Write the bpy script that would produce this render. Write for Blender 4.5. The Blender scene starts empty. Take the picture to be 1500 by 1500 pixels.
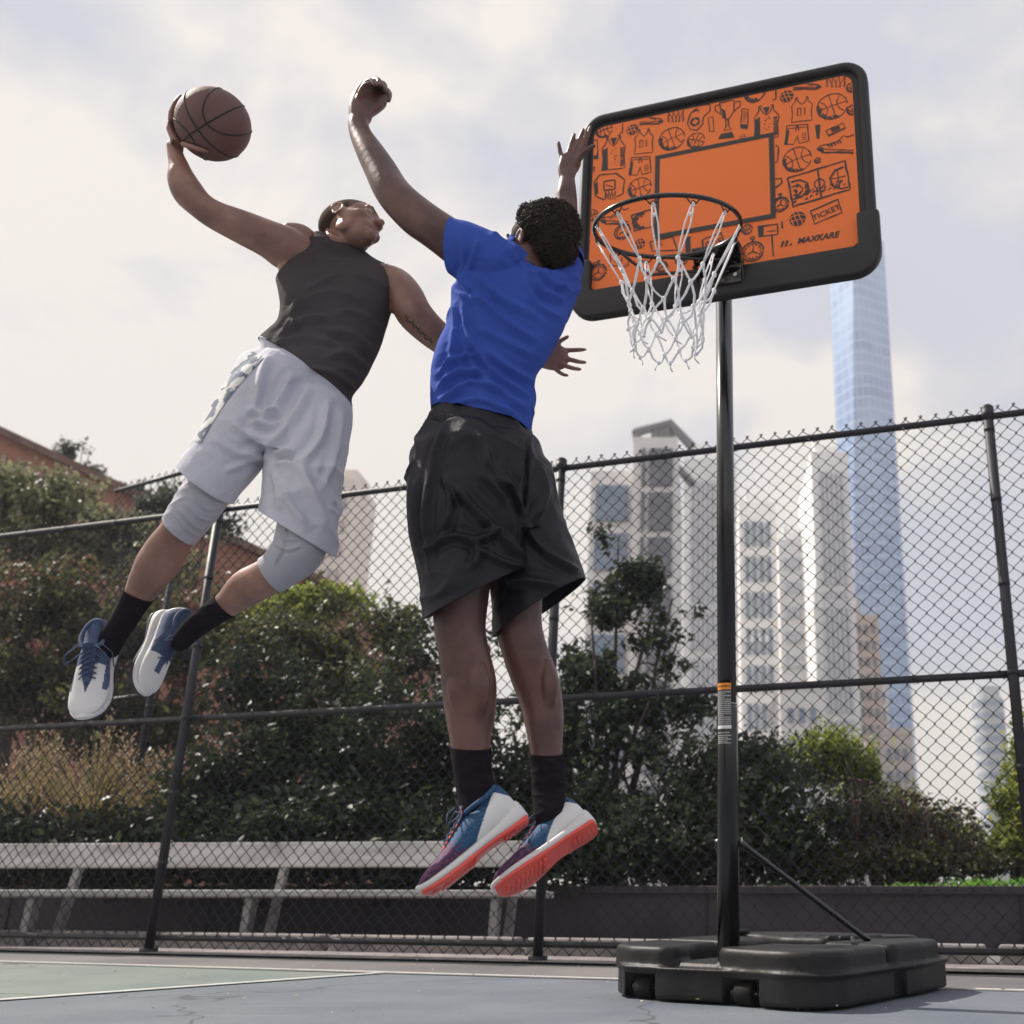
import bpy, bmesh, math, random
import numpy as np
from mathutils import Vector, Matrix, Quaternion, noise
R_ = math.radians
random.seed(7); rng = np.random.default_rng(7)
scene = bpy.context.scene
COL = scene.collection
# ------------------------------------------------------------------ camera model
FPX, PITCH, CH, PX, PY = 1555.0, R_(19.4), 0.37, 1030.0, 750.0
cp, sp = math.cos(PITCH), math.sin(PITCH)
CAM = Vector((0, 0, CH))
def ray(x, y): return Vector(((x-PX)/FPX, cp-(PY-y)/FPX*sp, sp+(PY-y)/FPX*cp))
def P(x, y, Y):
    d = ray(x, y); return CAM+d*(Y/d.y)
def G(x, y, z=0.0):
    d = ray(x, y); return CAM+d*((z-CH)/d.z)
def proj(q):
    v = Vector(q)-CAM; t = v.y*cp+v.z*sp
    return PX+FPX*v.x/t, PY-FPX*(-v.y*sp+v.z*cp)/t, t
def mpp(p):  # metres per pixel at a point
    v = Vector(p)-CAM; return (v.y*cp+v.z*sp)/FPX

cd = bpy.data.cameras.new('camera'); cam = bpy.data.objects.new('camera', cd); COL.objects.link(cam)
cam.location = CAM; cam.rotation_euler = (R_(90)+PITCH, 0, 0)
cd.sensor_width = 36; cd.lens = FPX/1500*36; cd.shift_x = (750-PX)/1500; cd.clip_end = 3000; cd.clip_start = .05
cd.dof.use_dof = True; cd.dof.focus_distance = 3.3; cd.dof.aperture_fstop = 3.3
scene.camera = cam
# ------------------------------------------------------------------ object helpers
def tag(o, label=None, cat=None, group=None, kind=None):
    if label: o['label'] = label
    if cat: o['category'] = cat
    if group: o['group'] = group
    if kind: o['kind'] = kind
    return o
def empty(name, loc, label=None, cat=None, group=None):
    o = bpy.data.objects.new(name, None); COL.objects.link(o); o.location = loc; o.empty_display_size = .1
    return tag(o, label, cat, group)
def link(name, me, mat, parent=None, smooth=True):
    o = bpy.data.objects.new(name, me); COL.objects.link(o)
    if mat is not None:
        for m in (mat if isinstance(mat, (list, tuple)) else [mat]): me.materials.append(m)
    if smooth: me.polygons.foreach_set('use_smooth', [True]*len(me.polygons))
    if parent is not None:
        o.parent = parent
        bpy_loc = world_loc(parent)
        o.location = (0, 0, 0)
        me.transform(Matrix.Translation(-bpy_loc))
    return o
def world_loc(o):
    v = Vector(o.location)
    while o.parent: o = o.parent; v = v+Vector(o.location)
    return v
class MB:
    def __init__(s): s.v = []; s.f = []; s.m = []
    def add(s, vs, fs, m=0):
        b = len(s.v); s.v += [tuple(v) for v in vs]; s.f += [tuple(i+b for i in f) for f in fs]; s.m += [m]*len(fs); return s
    def mesh(s, name='m'):
        me = bpy.data.meshes.new(name); me.from_pydata(s.v, [], s.f); me.update()
        if any(s.m): 
            me.polygons.foreach_set('material_index', s.m)
        return me
    def link(s, name, mat, parent=None, smooth=False): return link(name, s.mesh(name), mat, parent, smooth)
    def box(s, c, sz, rot=None, m=0, taper=1.0):
        M = rot if rot is not None else Matrix.Identity(3); c = Vector(c); vs = []
        for z in (-1, 1):
            k = taper if z > 0 else 1
            for x, y in ((-1, -1), (1, -1), (1, 1), (-1, 1)):
                vs.append(c+M @ Vector((x*sz[0]/2*k, y*sz[1]/2*k, z*sz[2]/2)))
        return s.add(vs, [(3, 2, 1, 0), (4, 5, 6, 7), (0, 1, 5, 4), (1, 2, 6, 5), (2, 3, 7, 6), (3, 0, 4, 7)], m)
    def tube(s, pts, r, n=8, m=0, closed=False, caps=True):
        pts = [Vector(p) for p in pts]; N = len(pts)
        rs = r if isinstance(r, (list, tuple)) else [r]*N
        up = None; vs = []
        for i in range(N):
            a = pts[(i-1) % N] if (closed or i > 0) else pts[i]; b = pts[(i+1) % N] if (closed or i < N-1) else pts[i]
            T = (b-a).normalized()
            if up is None: up = T.orthogonal().normalized()
            up = (up-T*up.dot(T))
            up = up.normalized() if up.length > 1e-6 else T.orthogonal().normalized()
            S = T.cross(up)
            for k in range(n):
                t = 2*math.pi*k/n; vs.append(pts[i]+(up*math.cos(t)+S*math.sin(t))*rs[i])
        fs = []
        for i in range(N if closed else N-1):
            j = (i+1) % N
            for k in range(n): fs.append((i*n+k, i*n+(k+1) % n, j*n+(k+1) % n, j*n+k))
        if not closed and caps: fs += [tuple(range(n))[::-1], tuple((N-1)*n+k for k in range(n))]
        return s.add(vs, fs, m)
    def grid(s, rings, m=0, closed=True, cap=True):
        n = len(rings[0]); vs = [v for r in rings for v in r]; fs = []
        for i in range(len(rings)-1):
            for k in range(n if closed else n-1): fs.append((i*n+k, i*n+(k+1) % n, (i+1)*n+(k+1) % n, (i+1)*n+k))
        if cap: fs += [tuple(range(n))[::-1], tuple((len(rings)-1)*n+k for k in range(n))]
        return s.add(vs, fs, m)
    def ell(s, c, r, M=None, n=16, m=0):
        M = M if M is not None else Matrix.Identity(3); c = Vector(c); rings = []
        for i in range(1, n):
            a = math.pi*i/n
            rings.append([c+M @ Vector((r[0]*math.sin(a)*math.cos(2*math.pi*k/(2*n)), r[1]*math.sin(a)*math.sin(2*math.pi*k/(2*n)), -r[2]*math.cos(a))) for k in range(2*n)])
        return s.grid(rings, m)
    def prism(s, poly, z0, z1, m=0, o=(0, 0, 0), M=None):
        M = M if M is not None else Matrix.Identity(3); o = Vector(o); n = len(poly)
        vs = [o+M @ Vector((x, y, z0)) for x, y in poly]+[o+M @ Vector((x, y, z1)) for x, y in poly]
        return s.add(vs, [tuple(range(n))[::-1], tuple(range(n, 2*n))]+[(k, (k+1) % n, n+(k+1) % n, n+k) for k in range(n)], m)
def evalmesh(me, mods):
    o = bpy.data.objects.new('tmp', me); COL.objects.link(o)
    for t, kw in mods:
        md = o.modifiers.new('m', t)
        for k, v in kw.items(): setattr(md, k, v)
    dg = bpy.context.evaluated_depsgraph_get(); dg.update()
    out = bpy.data.meshes.new_from_object(o.evaluated_get(dg))
    bpy.data.objects.remove(o); 
    return out
def fixn(me):
    bm = bmesh.new(); bm.from_mesh(me); bmesh.ops.recalc_face_normals(bm, faces=bm.faces); bm.to_mesh(me); bm.free()
def fuse(mb, vox, it=4, fac=.5):
    me = mb.mesh('f') if isinstance(mb, MB) else mb
    fixn_islands(me)
    return evalmesh(me, [('REMESH', dict(mode='VOXEL', voxel_size=vox)), ('SMOOTH', dict(iterations=it, factor=fac))])
def fixn_islands(me): fixn(me)
def getv(me):
    a = np.empty(len(me.vertices)*3); me.vertices.foreach_get('co', a); return a.reshape(-1, 3)
def getn(me):
    a = np.empty(len(me.vertices)*3); me.vertices.foreach_get('normal', a); return a.reshape(-1, 3)
def setv(me, a): me.vertices.foreach_set('co', a.ravel()); me.update()
def cat(a, b, c, d, t):
    return .5*((2*b)+(c-a)*t+(2*a-5*b+4*c-d)*t*t+(3*b-a-3*c+d)*t*t*t)
def resample(st, sub):
    out = []; st = [tuple(map(float, s)) for s in st]; N = len(st)
    for i in range(N-1):
        a = st[max(i-1, 0)]; b = st[i]; c = st[i+1]; d = st[min(i+2, N-1)]
        for k in range(sub):
            t = k/sub; out.append([cat(a[j], b[j], c[j], d[j], t) for j in range(len(b))])
    out.append(list(st[-1])); return out
def ptube(mb, st, ratio=1.0, n=22, sub=4, m=0):
    """limb through stations (x px, y px, world Y, half width px [, depth ratio]) -> real tube in world space"""
    st = [tuple(s)+((ratio,) if len(s) == 4 else ()) for s in st]
    st = resample(st, sub); cs = [P(s[0], s[1], s[2]) for s in st]; rings = []
    for i, s in enumerate(st):
        T = (cs[min(i+1, len(cs)-1)]-cs[max(i-1, 0)]).normalized(); V = (cs[i]-CAM).normalized()
        S = T.cross(V); S = S.normalized() if S.length > .12 else Vector((1, 0, 0)); D = S.cross(T).normalized()
        r = max(s[3], .5)*mpp(cs[i]); rd = r*s[4]
        rings.append([cs[i]+S*(r*math.cos(2*math.pi*k/n))+D*(rd*math.sin(2*math.pi*k/n)) for k in range(n)])
    # rounded ends
    def capring(i, sgn):
        T = (cs[i]-cs[i-sgn if 0 <= i-sgn < len(cs) else i+sgn]).normalized() if True else None
        base = rings[i]; c = cs[i]; r = (base[0]-c).length; o = []
        for a in (35, 65, 82):
            o.append([c+(p-c)*math.cos(R_(a))+T*(r*.6*math.sin(R_(a))) for p in base])
        return o
    e = capring(len(cs)-1, 1); b = capring(0, -1) if len(cs) > 1 else []
    rings = b[::-1]+rings+e
    mb.grid(rings, m); return mb
def ploft(mb, secs, n=40, sub=5, pw=2.4, m=0):
    """torso loft: (Lx, Ly, Rx, Ry, YL, YR, half depth m) per section"""
    rings = []
    for s in resample(secs, sub):
        L = P(s[0], s[1], s[4]); Rr = P(s[2], s[3], s[5]); c = (L+Rr)/2; A = (Rr-L)/2; V = (c-CAM).normalized()
        D = (V-A.normalized()*V.dot(A.normalized())).normalized()*s[6]
        ring = []
        for k in range(n):
            t = 2*math.pi*k/n; a, b = math.cos(t), math.sin(t)
            ring.append(c+A*(math.copysign(abs(a)**(2/pw), a))+D*(math.copysign(abs(b)**(2/pw), b)))
        rings.append(ring)
    mb.grid(rings, m); return mb
def wrinkle(me, creases=(), amp=.004, scale=(9, 9, 9), seed=0, rotm=None, amp2=.0, sc2=18):
    """cloth folds: listed fold ridges ((x,y)...,(width px),(height m)) plus stretched ridge noise"""
    v = getv(me); nn = getn(me); N = len(v)
    rel = v-np.array(CAM); t = rel[:, 1]*cp+rel[:, 2]*sp
    x = PX+FPX*rel[:, 0]/t; y = PY-FPX*(-rel[:, 1]*sp+rel[:, 2]*cp)/t
    vd = rel/np.linalg.norm(rel, axis=1)[:, None]; fr = np.clip(-(vd*nn).sum(1)*1.6+.2, 0, 1)
    d = np.zeros(N)
    for pts, w, hgt in creases:
        w = w*.82
        pts = resample(pts, 5) if len(pts) > 2 else [list(p) for p in pts]
        best = np.full(N, 1e9); pos = np.zeros(N)
        L = len(pts)-1
        for i in range(L):
            ax, ay = pts[i]; bx, by = pts[i+1]; ux, uy = bx-ax, by-ay; l2 = ux*ux+uy*uy+1e-9
            s = np.clip(((x-ax)*ux+(y-ay)*uy)/l2, 0, 1); dd = np.hypot(x-ax-s*ux, y-ay-s*uy)
            mk = dd < best; best[mk] = dd[mk]; pos[mk] = (i+s[mk])/L
        env = np.clip(np.sin(np.pi*np.clip(pos, .0, 1))*1.6+.12, 0, 1)
        g = np.exp(-np.abs(best/w)**1.35)-.45*np.exp(-((best-1.7*w)/w)**2)
        d += fr*hgt*1.75*env*g
    M = rotm if rotm is not None else Matrix.Identity(3)
    off = Vector((seed*3.1, seed*1.7, seed)); sc = Vector(scale)
    nz = np.zeros(N)
    for i in range(N):
        q = M @ Vector(v[i]); w1 = noise.noise(q*3.1+off)*.5
        a = noise.noise(Vector((q.x*sc.x+w1, q.y*sc.y+w1, q.z*sc.z-w1))+off)
        nz[i] = amp*1.5*max(0.0, min(1.5, .55+2.2*noise.noise(q*4.3-off)))*((1-abs(a))**4*1.4-.55)
        if amp2: nz[i] += amp2*noise.noise(q*sc2+off)
    v = v+nn*(d+nz)[:, None]; setv(me, v)
def cutopen(me, cuts, thick=.003):
    """open hems with planes: (x1,y1,x2,y2,Y,(ox,oy) outside px, radius m, depth pitch)"""
    bm = bmesh.new(); bm.from_mesh(me)
    for c in cuts:
        x1, y1, x2, y2, Y, out, rad = c[:7]; pit = c[7] if len(c) > 7 else 0
        a, b = P(x1, y1, Y), P(x2, y2, Y); mid = (a+b)/2
        n = (b-a).cross(Vector((0, math.cos(pit), math.sin(pit)))).normalized()
        if (P(out[0], out[1], Y)-mid).dot(n) < 0: n = -n
        vs = [v for v in bm.verts if (v.co-mid).length < rad]; s = set(vs)
        fs = [f for f in bm.faces if all(v in s for v in f.verts)]; es = {e for f in fs for e in f.edges}
        bmesh.ops.bisect_plane(bm, geom=vs+list(es)+fs, plane_co=mid, plane_no=n, dist=1e-6)
        dv = [v for v in bm.verts if (v.co-mid).length < rad and (v.co-mid).dot(n) > 1e-5]
        bmesh.ops.delete(bm, geom=dv, context='VERTS')
    out = bpy.data.meshes.new('c'); bm.to_mesh(out); bm.free()
    return evalmesh(out, [('SOLIDIFY', dict(thickness=thick, offset=-1.0, use_rim=True))])
def joinm(a, b):
    bm = bmesh.new(); bm.from_mesh(a); bm.from_mesh(b); o = bpy.data.meshes.new('j'); bm.to_mesh(o); bm.free(); return o
# ------------------------------------------------------------------ materials
def newmat(name):
    m = bpy.data.materials.new(name); m.use_nodes = True; nt = m.node_tree
    return m, nt, nt.nodes['Principled BSDF']
def mat(name, col, rough=.6, col2=None, nscale=6, bump=0, bscale=60, metal=0, spec=.5, sheen=0, sss=0, detail=5, stretch=None, mixpos=(.35, .65), bump2=0, b2scale=8, coat=0, obj=True, trans=0):
    m, nt, b = newmat(name); N = nt.nodes; L = nt.links
    b.inputs['Base Color'].default_value = (*col, 1); b.inputs['Roughness'].default_value = rough
    b.inputs['Metallic'].default_value = metal; b.inputs['Specular IOR Level'].default_value = spec
    b.inputs['Sheen Weight'].default_value = sheen; b.inputs['Coat Weight'].default_value = coat
    if sss:
        b.inputs['Subsurface Weight'].default_value = sss; b.inputs['Subsurface Scale'].default_value = .012
        b.inputs['Subsurface Radius'].default_value = (1, .35, .2)
    tc = N.new('ShaderNodeTexCoord'); mp = N.new('ShaderNodeMapping'); L.new(tc.outputs['Object'], mp.inputs[0])
    if stretch: mp.inputs['Scale'].default_value = stretch
    if col2 is not None:
        n = N.new('ShaderNodeTexNoise'); n.inputs['Scale'].default_value = nscale; n.inputs['Detail'].default_value = detail
        L.new(mp.outputs[0], n.inputs['Vector'])
        r = N.new('ShaderNodeValToRGB'); r.color_ramp.elements[0].position = mixpos[0]; r.color_ramp.elements[1].position = mixpos[1]
        r.color_ramp.elements[0].color = (*col, 1); r.color_ramp.elements[1].color = (*col2, 1)
        L.new(n.outputs['Fac'], r.inputs[0]); L.new(r.outputs[0], b.inputs['Base Color'])
        mr = N.new('ShaderNodeMapRange'); mr.inputs['To Min'].default_value = rough-.08; mr.inputs['To Max'].default_value = min(1, rough+.1)
        L.new(n.outputs['Fac'], mr.inputs['Value']); L.new(mr.outputs[0], b.inputs['Roughness'])
    last = None
    for bs, st in ((bscale, bump), (b2scale, bump2)):
        if st:
            n2 = N.new('ShaderNodeTexNoise'); n2.inputs['Scale'].default_value = bs; n2.inputs['Detail'].default_value = 3
            L.new(mp.outputs[0], n2.inputs['Vector'])
            bp = N.new('ShaderNodeBump'); bp.inputs['Strength'].default_value = min(1, st); bp.inputs['Distance'].default_value = .4/bs
            L.new(n2.outputs['Fac'], bp.inputs['Height'])
            if last: L.new(last.outputs[0], bp.inputs['Normal'])
            L.new(bp.outputs[0], b.inputs['Normal']); last = bp
    return m
def srgb(*c): return tuple(((x/255)/12.92 if x/255 <= .04045 else ((x/255+.055)/1.055)**2.4) for x in c)
def leafmat(name, c1, c2, tr=.4):
    m, nt, b = newmat(name); N = nt.nodes; L = nt.links
    g = N.new('ShaderNodeNewGeometry'); r = N.new('ShaderNodeValToRGB')
    r.color_ramp.elements[0].color = (*c1, 1); r.color_ramp.elements[1].color = (*c2, 1)
    L.new(g.outputs['Random Per Island'], r.inputs[0]); L.new(r.outputs[0], b.inputs['Base Color']); b.inputs['Roughness'].default_value = .45
    t = N.new('ShaderNodeBsdfTranslucent'); mx = N.new('ShaderNodeMixShader'); mx.inputs[0].default_value = tr
    h = N.new('ShaderNodeHueSaturation'); h.inputs['Value'].default_value = 1.6; L.new(r.outputs[0], h.inputs['Color']); L.new(h.outputs[0], t.inputs[0])
    L.new(b.outputs[0], mx.inputs[1]); L.new(t.outputs[0], mx.inputs[2]); L.new(mx.outputs[0], N['Material Output'].inputs[0])
    return m
# ------------------------------------------------------------------ light and sky
TO_SUN = Vector((-.62, .26, .74)).normalized()
sun_el = math.asin(TO_SUN.z); sun_az = math.atan2(TO_SUN.x, TO_SUN.y)
sl = bpy.data.lights.new('sun', 'SUN'); sl.energy = 5.0; sl.angle = R_(.6); sl.color = (1, .93, .84)
so = bpy.data.objects.new('sun', sl); COL.objects.link(so); so.rotation_euler = (-TO_SUN).to_track_quat('-Z', 'Y').to_euler()
w = bpy.data.worlds.new('World'); scene.world = w; w.use_nodes = True; nt = w.node_tree; N = nt.nodes; L = nt.links
bg = N['Background']; bg.inputs['Strength'].default_value = .1
sky = N.new('ShaderNodeTexSky'); sky.sky_type = 'NISHITA'; sky.sun_disc = False; sky.sun_elevation = sun_el; sky.sun_rotation = sun_az
sky.air_density = 1.2; sky.dust_density = .6
tc = N.new('ShaderNodeTexCoord'); mp = N.new('ShaderNodeMapping'); mp.inputs['Scale'].default_value = (1, 1, 1.5); mp.inputs['Location'].default_value = (.35, .2, .1)
L.new(tc.outputs['Generated'], mp.inputs[0])
n1 = N.new('ShaderNodeTexNoise'); n1.inputs['Scale'].default_value = 4.2; n1.inputs['Detail'].default_value = 9; n1.inputs['Roughness'].default_value = .52; n1.inputs['Distortion'].default_value = .25
L.new(mp.outputs[0], n1.inputs['Vector'])
sx = N.new('ShaderNodeSeparateXYZ'); L.new(tc.outputs['Generated'], sx.inputs[0])
# thin milky veil thickening to the left and to the horizon
a1 = N.new('ShaderNodeMath'); a1.operation = 'MULTIPLY'; a1.inputs[1].default_value = -.20; L.new(sx.outputs['X'], a1.inputs[0])
a2 = N.new('ShaderNodeMath'); a2.operation = 'MULTIPLY'; a2.inputs[1].default_value = -.20; L.new(sx.outputs['Z'], a2.inputs[0])
a3 = N.new('ShaderNodeMath'); a3.operation = 'ADD'; L.new(a1.outputs[0], a3.inputs[0]); L.new(a2.outputs[0], a3.inputs[1])
a4 = N.new('ShaderNodeMath'); a4.operation = 'ADD'; L.new(a3.outputs[0], a4.inputs[0]); L.new(n1.outputs['Fac'], a4.inputs[1])
rp = N.new('ShaderNodeValToRGB'); e = rp.color_ramp.elements
e[0].position = .30; e[0].color = (4.1, 4.3, 5.0, 1); e[1].position = .475; e[1].color = (6.75, 6.25, 5.75, 1)
k = rp.color_ramp.elements.new(.38); k.color = (5.0, 4.95, 5.2, 1)
L.new(a4.outputs[0], rp.inputs[0])
mx = N.new('ShaderNodeMix'); mx.data_type = 'RGBA'; mx.inputs[0].default_value = .988
L.new(sky.outputs[0], mx.inputs[6]); L.new(rp.outputs[0], mx.inputs[7]); L.new(mx.outputs[2], bg.inputs['Color'])
scene.view_settings.view_transform = 'Standard'; scene.view_settings.look = 'None'; scene.view_settings.gamma = 1
scene.view_settings.exposure = 0.5
scene.cycles.max_bounces = 8; scene.cycles.transparent_max_bounces = 8
# ------------------------------------------------------------------ ground and court
M_ground = mat('asphalt_grey', (.12, .115, .12), .9, (.19, .175, .17), 1.3, .5, 140, bump2=.2, b2scale=30)
M_blue = mat('court_blue', (.14, .158, .195), .75, (.205, .22, .25), 2.2, .5, 220, mixpos=(.3, .72), bump2=.2, b2scale=40)
M_green = mat('court_green', (.17, .21, .20), .78, (.25, .28, .245), 2.5, .5, 220, bump2=.2, b2scale=40)
def courtmat(name, c1, c2):
    m = mat(name, c1, .8, c2, 2.2, .6, 240, mixpos=(.3, .72), bump2=.25, b2scale=45); nt = m.node_tree; N = nt.nodes; L = nt.links; b = N['Principled BSDF']
    src = b.inputs['Base Color'].links[0].from_socket; tc = N.new('ShaderNodeTexCoord')
    def layer(src, fac, col):
        x = N.new('ShaderNodeMix'); x.data_type = 'RGBA'; L.new(fac, x.inputs[0]); L.new(src, x.inputs[6]); x.inputs[7].default_value = (*col, 1); return x.outputs[2]
    def ramp(sock, a, b_, lo=0, hi=1):
        r = N.new('ShaderNodeMapRange'); r.inputs['From Min'].default_value = a; r.inputs['From Max'].default_value = b_; r.inputs['To Min'].default_value = lo; r.inputs['To Max'].default_value = hi; L.new(sock, r.inputs['Value']); return r.outputs[0]
    def nz(sc, det=6, st=(1, 1, 1)):
        mp = N.new('ShaderNodeMapping'); mp.inputs['Scale'].default_value = st; L.new(tc.outputs['Object'], mp.inputs[0]); n = N.new('ShaderNodeTexNoise'); n.inputs['Scale'].default_value = sc; n.inputs['Detail'].default_value = det; L.new(mp.outputs[0], n.inputs['Vector']); return n.outputs['Fac']
    s_ = layer(src, ramp(nz(.9, 8), .5, .75, 0, .45), (.09, .10, .12))
    s_ = layer(s_, ramp(nz(3, 4, (.3, 5, 1)), .58, .8, 0, .3), (.30, .31, .33))
    s_ = layer(s_, ramp(nz(260, 2), .62, .72, 0, .5), (.34, .34, .34))
    s_ = layer(s_, ramp(nz(180, 2), .38, .30, 0, .5), (.05, .055, .065))
    v = N.new('ShaderNodeTexVoronoi'); v.feature = 'DISTANCE_TO_EDGE'; v.inputs['Scale'].default_value = .55
    n2 = N.new('ShaderNodeTexNoise'); n2.inputs['Scale'].default_value = 3; L.new(tc.outputs['Object'], n2.inputs['Vector']); ad = N.new('ShaderNodeMix'); ad.data_type = 'RGBA'; ad.blend_type = 'ADD'; ad.inputs[0].default_value = .5; L.new(tc.outputs['Object'], ad.inputs[6]); L.new(n2.outputs['Color'], ad.inputs[7]); L.new(ad.outputs[2], v.inputs['Vector'])
    s_ = layer(s_, ramp(v.outputs['Distance'], .006, .002, 0, .7), (.05, .05, .055))
    L.new(s_, b.inputs['Base Color']); return m
M_blue = courtmat('court_blue', (.105, .125, .155), (.16, .178, .205)); M_green = courtmat('court_green', (.13, .165, .155), (.20, .225, .20))
M_line = mat('line_paint', (.55, .55, .52), .7, (.42, .42, .41), 14, .3, 200)
M_conc = mat('concrete', (.30, .27, .26), .85, (.19, .17, .175), 5, .4, 120)
def sheet(name, pts, z, m, nsub=0):
    mb = MB(); mb.add([(p[0], p[1], z) for p in pts], [tuple(range(len(pts)))])
    o = mb.link(name, m); o['kind'] = 'structure'; return o
sheet('ground', [(-900, -60), (900, -60), (900, 1600), (-900, 1600)], 0, M_ground)
FY0, FM = 5.6487, -.31474          # fence line Y = FY0 + FM*X
def fy(x): return FY0+FM*x
g = lambda x, y: G(x, y)
A0, A1 = g(-400, 1398.5), g(900, 1436); dA = (A1-A0).normalized()
A0 = A1-dA*9; A2 = A1+dA*9
B1 = g(556, 1428); B0 = g(0, 1468); dB = (B0-B1).normalized(); B2 = B1+dB*6
nA = Vector((-dA.y, dA.x, 0))
sheet('court_blue_surface', [A0-nA*0.0, B1, A2, (9, -8), (-12, -8), (-12, 3)], .004, M_blue) if False else None
# blue court: everything this side of line A and line B
Lf = A0
sheet('court_blue', [tuple(B1)[:2], tuple(A2)[:2], (A2.x, -8), (-14, -8), tuple(B2)[:2]], .004, M_blue)
sheet('court_green', [tuple(B1)[:2], tuple(B2)[:2], (-14, B2.y+.5), tuple(A0)[:2]], .004, M_green)
def line(name, a, b, wd, z):
    d = (b-a).normalized(); n = Vector((-d.y, d.x, 0))*wd/2
    k = 40; mb = MB(); vs = []
    for i in range(k+1):
        p = a+(b-a)*i/k; j = random.uniform(-.002, .002); vs += [(p+n*(1+j*20)), (p-n*(1-j*20))]
    vs = [(v.x, v.y, z) for v in vs]
    mb.add(vs, [(2*i, 2*i+1, 2*i+3, 2*i+2) for i in range(k)]); o = mb.link(name, M_line); o['kind'] = 'structure'
line('court_line', A0, A2, .045, .008); line('court_line', B1-dB*.01, B2, .05, .0095)
# concrete strip under the fence, and gritty litter
fd = Vector((1, FM, 0)).normalized(); fn = Vector((-fd.y, fd.x, 0))   # fn points away from camera
fp = lambda x, off=0, z=0: Vector((x, fy(x), 0))+fn*off+Vector((0, 0, z))
sheet('concrete_strip', [tuple(fp(-16, -.16))[:2], tuple(fp(7, -.16))[:2], tuple(fp(7, .42))[:2], tuple(fp(-16, .42))[:2]], .012, M_conc)
mb = MB()
for i in range(14):
    p = fp(-6.5+i*1.2, .36); R3 = Matrix.Rotation(math.atan2(fd.y, fd.x), 3, 'Z')
    mb.box((p.x, p.y, .05), (1.192, .12, .10), R3)
o = link('kerb', evalmesh(mb.mesh(), [('BEVEL', dict(width=.012, segments=2))]), mat('kerb_stone', (.30, .27, .265), .8, (.2, .18, .18), 9, .4, 90), None, False); o['kind'] = 'structure'
# dry leaves and grit on the court
M_grit = leafmat('dry_leaf', (.25, .15, .06), (.5, .42, .3), .1); mb = MB()
for i in range(420):
    if i < 330: x = random.uniform(-7, 4); p = fp(x, -abs(random.gauss(0, .14))-.02)
    else: p = Vector((random.uniform(-3, 2), random.uniform(3.4, 5.6), 0))
    s = random.uniform(.004, .013) * (1 if i < 330 else .8); a = random.uniform(0, 6.28)
    vs = [(p.x+s*math.cos(a+q)*(1 if q % 3.14 < .1 else .55), p.y+s*math.sin(a+q)*(1 if q % 3.14 < .1 else .55), .018+random.uniform(0, .006)) for q in (0, 1.57, 3.14, 4.71)]
    mb.add(vs, [(0, 1, 2, 3)])
o = mb.link('leaf_litter', M_grit); tag(o, 'scattered dry leaves and grit along the foot of the fence', 'leaf litter', kind='stuff')
# ------------------------------------------------------------------ chain link fence
M_post = mat('fence_vinyl', (.011, .011, .017), .5, (.022, .021, .030), 12, .15, 60, spec=.5)
M_wire = mat('fence_wire', (.012, .016, .034), .55, (.02, .025, .045), 30, spec=.3)
HT, HM, HB = 2.73, 1.35, .085
PXS = [-3.19+2.355*k for k in range(-2, 4)]   # post x
def fence(name, label, f, xs, HT, HM, HB, x0, x1, off=0, pitch=.078):
    root = empty(name, f(xs[0]), label, 'fence')
    for x in xs:
        p = f(x, -.035 if off == 0 else 0); mb = MB()
        mb.tube([p, p+Vector((0, 0, HT+.02))], .0265, 16); mb.tube([p+Vector((0, 0, HT-.03)), p+Vector((0, 0, HT+.03))], .033, 16)
        mb.ell(p+Vector((0, 0, HT+.03)), (.034, .034, .025), n=8)
        mb.tube([p, p+Vector((0, 0, .03))], .05, 16)
        for z in (HM, HT-.09, .5, .9, 1.8, 2.25): mb.tube([p+Vector((0, 0, z-.012)), p+Vector((0, 0, z+.012))], .0288, 14)
        mb.link('post', M_post, root, True)
    for nm, z in (('top_rail', HT), ('middle_rail', HM), ('bottom_rail', HB)):
        mb = MB(); mb.tube([f(x0, 0, z), f(x1, 0, z)], .0190 if nm != 'bottom_rail' else .016, 14)
        for i in range(int((x1-x0)/.42)):   # ties holding the mesh
            x = x0+.42*i+random.uniform(-.05, .05); c = f(x, 0, z); r = .024
            mb.tube([c+fn*(r*math.cos(t))+Vector((0, 0, r*math.sin(t)))+fd*(.006*t) for t in [q*.7 for q in range(10)]], .0022, 5)
            if random.random() < .5: mb.tube([c-fn*.02+Vector((0, 0, -.01)), c-fn*.05+fd*.02+Vector((0, 0, -.035))], .0024, 5)
        mb.link(nm, M_post, root, True)
    # mesh: zigzag wires running up, each hooking its neighbour
    half = pitch/4; rise = pitch*.52; nr = int((HT+.085-.03)/rise); wr = .0031
    mb = MB(); nw = int((x1-x0)/half)
    for i in range(0, nw, 1):
        if i % 2: continue
        xb = x0+i*half; pts = []
        for j in range(nr+1):
            side = (1 if j % 2 else -1)*(1 if (i//2) % 2 else -1)
            xx = xb+side*half*1.0
            hook = .0035*side
            z = .03+j*rise
            pts.append(f(xx+.0045*side, off_mesh-hook+random.gauss(0, .0025)+.012*noise.noise(Vector((xx*.9, z*1.1, 0))), z+.006*noise.noise(Vector((xx*1.3, z, 5)))))
        # rows shift: neighbour wire hooks at the same knots
        mb.tube(pts, wr, 5, caps=False)
        # knuckle on top
        e = pts[-1]; mb.tube([e, e+fd*.005+Vector((0, 0, .007)), e-fd*.004+Vector((0, 0, .011))], wr*1.1, 5)
    mb.link('wire_mesh', M_wire, root, True)
    return root
off_mesh = .026
fence('chain_link_fence', 'dark chain link fence with three rails running along the court edge', fp, PXS, HT, HM, HB, -8.2, 4.6)
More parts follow.
